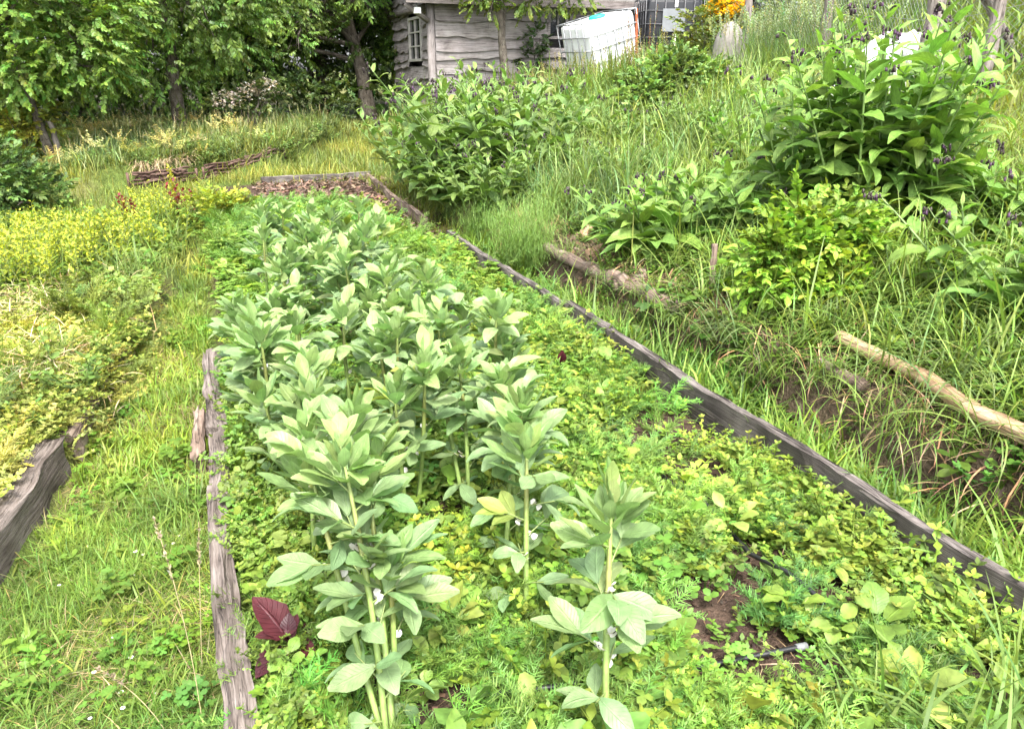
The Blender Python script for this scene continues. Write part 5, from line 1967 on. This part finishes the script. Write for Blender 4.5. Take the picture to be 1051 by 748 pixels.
tree('plum_tree', 'fruit tree with a dark trunk standing against the hut front', p, [(0, 0, -.1), (-.02, 0, .8), (-.1, 0, 1.7), (-.2, .0, 2.6), (-.1, 0, 3.6)], .105,
     [(-.5, -.2, 2.2, .4), (.4, -.2, 2.3, .45), (1.0, -.2, 2.35, .4), (1.5, -.2, 2.3, .35), (0, 0, 3.0, .8), (.9, 0, 3.2, .8), (-.8, 0, 3.1, .8)], 900, TWIGR, .85, (.12, .17, .03), 706, 12, TG)


def wood():
    g = Geo()
    r = np.random.RandomState(77)
    n = 5200
    P = np.stack([r.uniform(-15, 5.5, n), r.uniform(18.5, 26, n), np.zeros(n)], -1)
    P[:, 2] = H(P[:, 0], P[:, 1]) + r.rand(n) ** .8 * 5.2
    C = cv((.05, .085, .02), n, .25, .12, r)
    q = r.randint(0, 3, n)
    for i in range(3):
        k = q == i
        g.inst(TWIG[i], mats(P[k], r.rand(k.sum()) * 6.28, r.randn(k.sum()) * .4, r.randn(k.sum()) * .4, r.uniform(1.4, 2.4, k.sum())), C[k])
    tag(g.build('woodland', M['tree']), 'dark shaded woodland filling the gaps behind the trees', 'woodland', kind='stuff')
    g = Geo()
    n = 2600
    P = np.stack([r.uniform(-9, 3.2, n), r.uniform(15.5, 19, n), np.zeros(n)], -1)
    yb = 17.0 + .1 * P[:, 0]
    P = P[(P[:, 1] > yb)]
    n = len(P)
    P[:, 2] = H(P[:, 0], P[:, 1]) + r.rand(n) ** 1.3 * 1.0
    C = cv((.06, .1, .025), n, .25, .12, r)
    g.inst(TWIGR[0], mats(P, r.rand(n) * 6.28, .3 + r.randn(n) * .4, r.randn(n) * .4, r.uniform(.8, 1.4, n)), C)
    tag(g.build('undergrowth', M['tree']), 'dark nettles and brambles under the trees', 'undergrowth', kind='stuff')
    g = Geo()
    n = 4200
    P = np.stack([r.uniform(9, 30, n), r.uniform(17, 27, n), np.zeros(n)], -1)
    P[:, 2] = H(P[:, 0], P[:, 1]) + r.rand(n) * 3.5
    k = P[:, 1] > 17.5 + .1 * (P[:, 0] - 9)
    P = P[k]
    n = len(P)
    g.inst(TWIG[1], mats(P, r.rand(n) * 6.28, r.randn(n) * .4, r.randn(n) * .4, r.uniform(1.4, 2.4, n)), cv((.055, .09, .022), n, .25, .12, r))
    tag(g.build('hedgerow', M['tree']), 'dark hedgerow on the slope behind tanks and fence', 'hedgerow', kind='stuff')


wood()

# ------------------------------------------------------------------ camera, light, world
cam = bpy.data.cameras.new('camera')
cam.sensor_width = 36
cam.lens = 36 * FPX / 1051
cam.clip_end = 500
cam.clip_start = .05
co = bpy.data.objects.new('camera', cam)
COL.objects.link(co)
co.location = CAM
co.rotation_euler = (math.pi / 2 - PITCH, 0, -YAW)
sc.camera = co

EL, AZ = rad(60), rad(190)      # sun height, and bearing clockwise from +Y
sun = bpy.data.lights.new('sun', 'SUN')
sun.energy = 1.5
sun.angle = rad(14)
sun.color = (1, .96, .88)
so = bpy.data.objects.new('sun', sun)
COL.objects.link(so)
so.rotation_euler = (math.pi / 2 - EL, 0, math.pi - AZ)
w = bpy.data.worlds.new('World')
sc.world = w
w.use_nodes = True
nt = w.node_tree
bg = nt.nodes['Background']
sky = nt.nodes.new('ShaderNodeTexSky')
sky.sky_type = 'NISHITA'
sky.sun_disc = False
sky.sun_elevation = EL
sky.sun_rotation = AZ
sky.air_density = .8
sky.dust_density = 4
sky.ozone_density = .6
hs = nt.nodes.new('ShaderNodeHueSaturation')
hs.inputs['Saturation'].default_value = .3
nt.links.new(sky.outputs[0], hs.inputs['Color'])
nt.links.new(hs.outputs[0], bg.inputs[0])
bg.inputs[1].default_value = .15
vs = sc.view_settings
vs.view_transform = 'Standard'
vs.look = 'None'
vs.gamma = 1
vs.use_curve_mapping = False
vs.exposure = 2.35
sc.render.engine = 'CYCLES'
cy = sc.cycles
cy.use_denoising = True
cy.max_bounces = 6
cy.diffuse_bounces = 3
cy.glossy_bounces = 2
cy.transmission_bounces = 4
cy.use_adaptive_sampling = True
cy.adaptive_threshold = .02
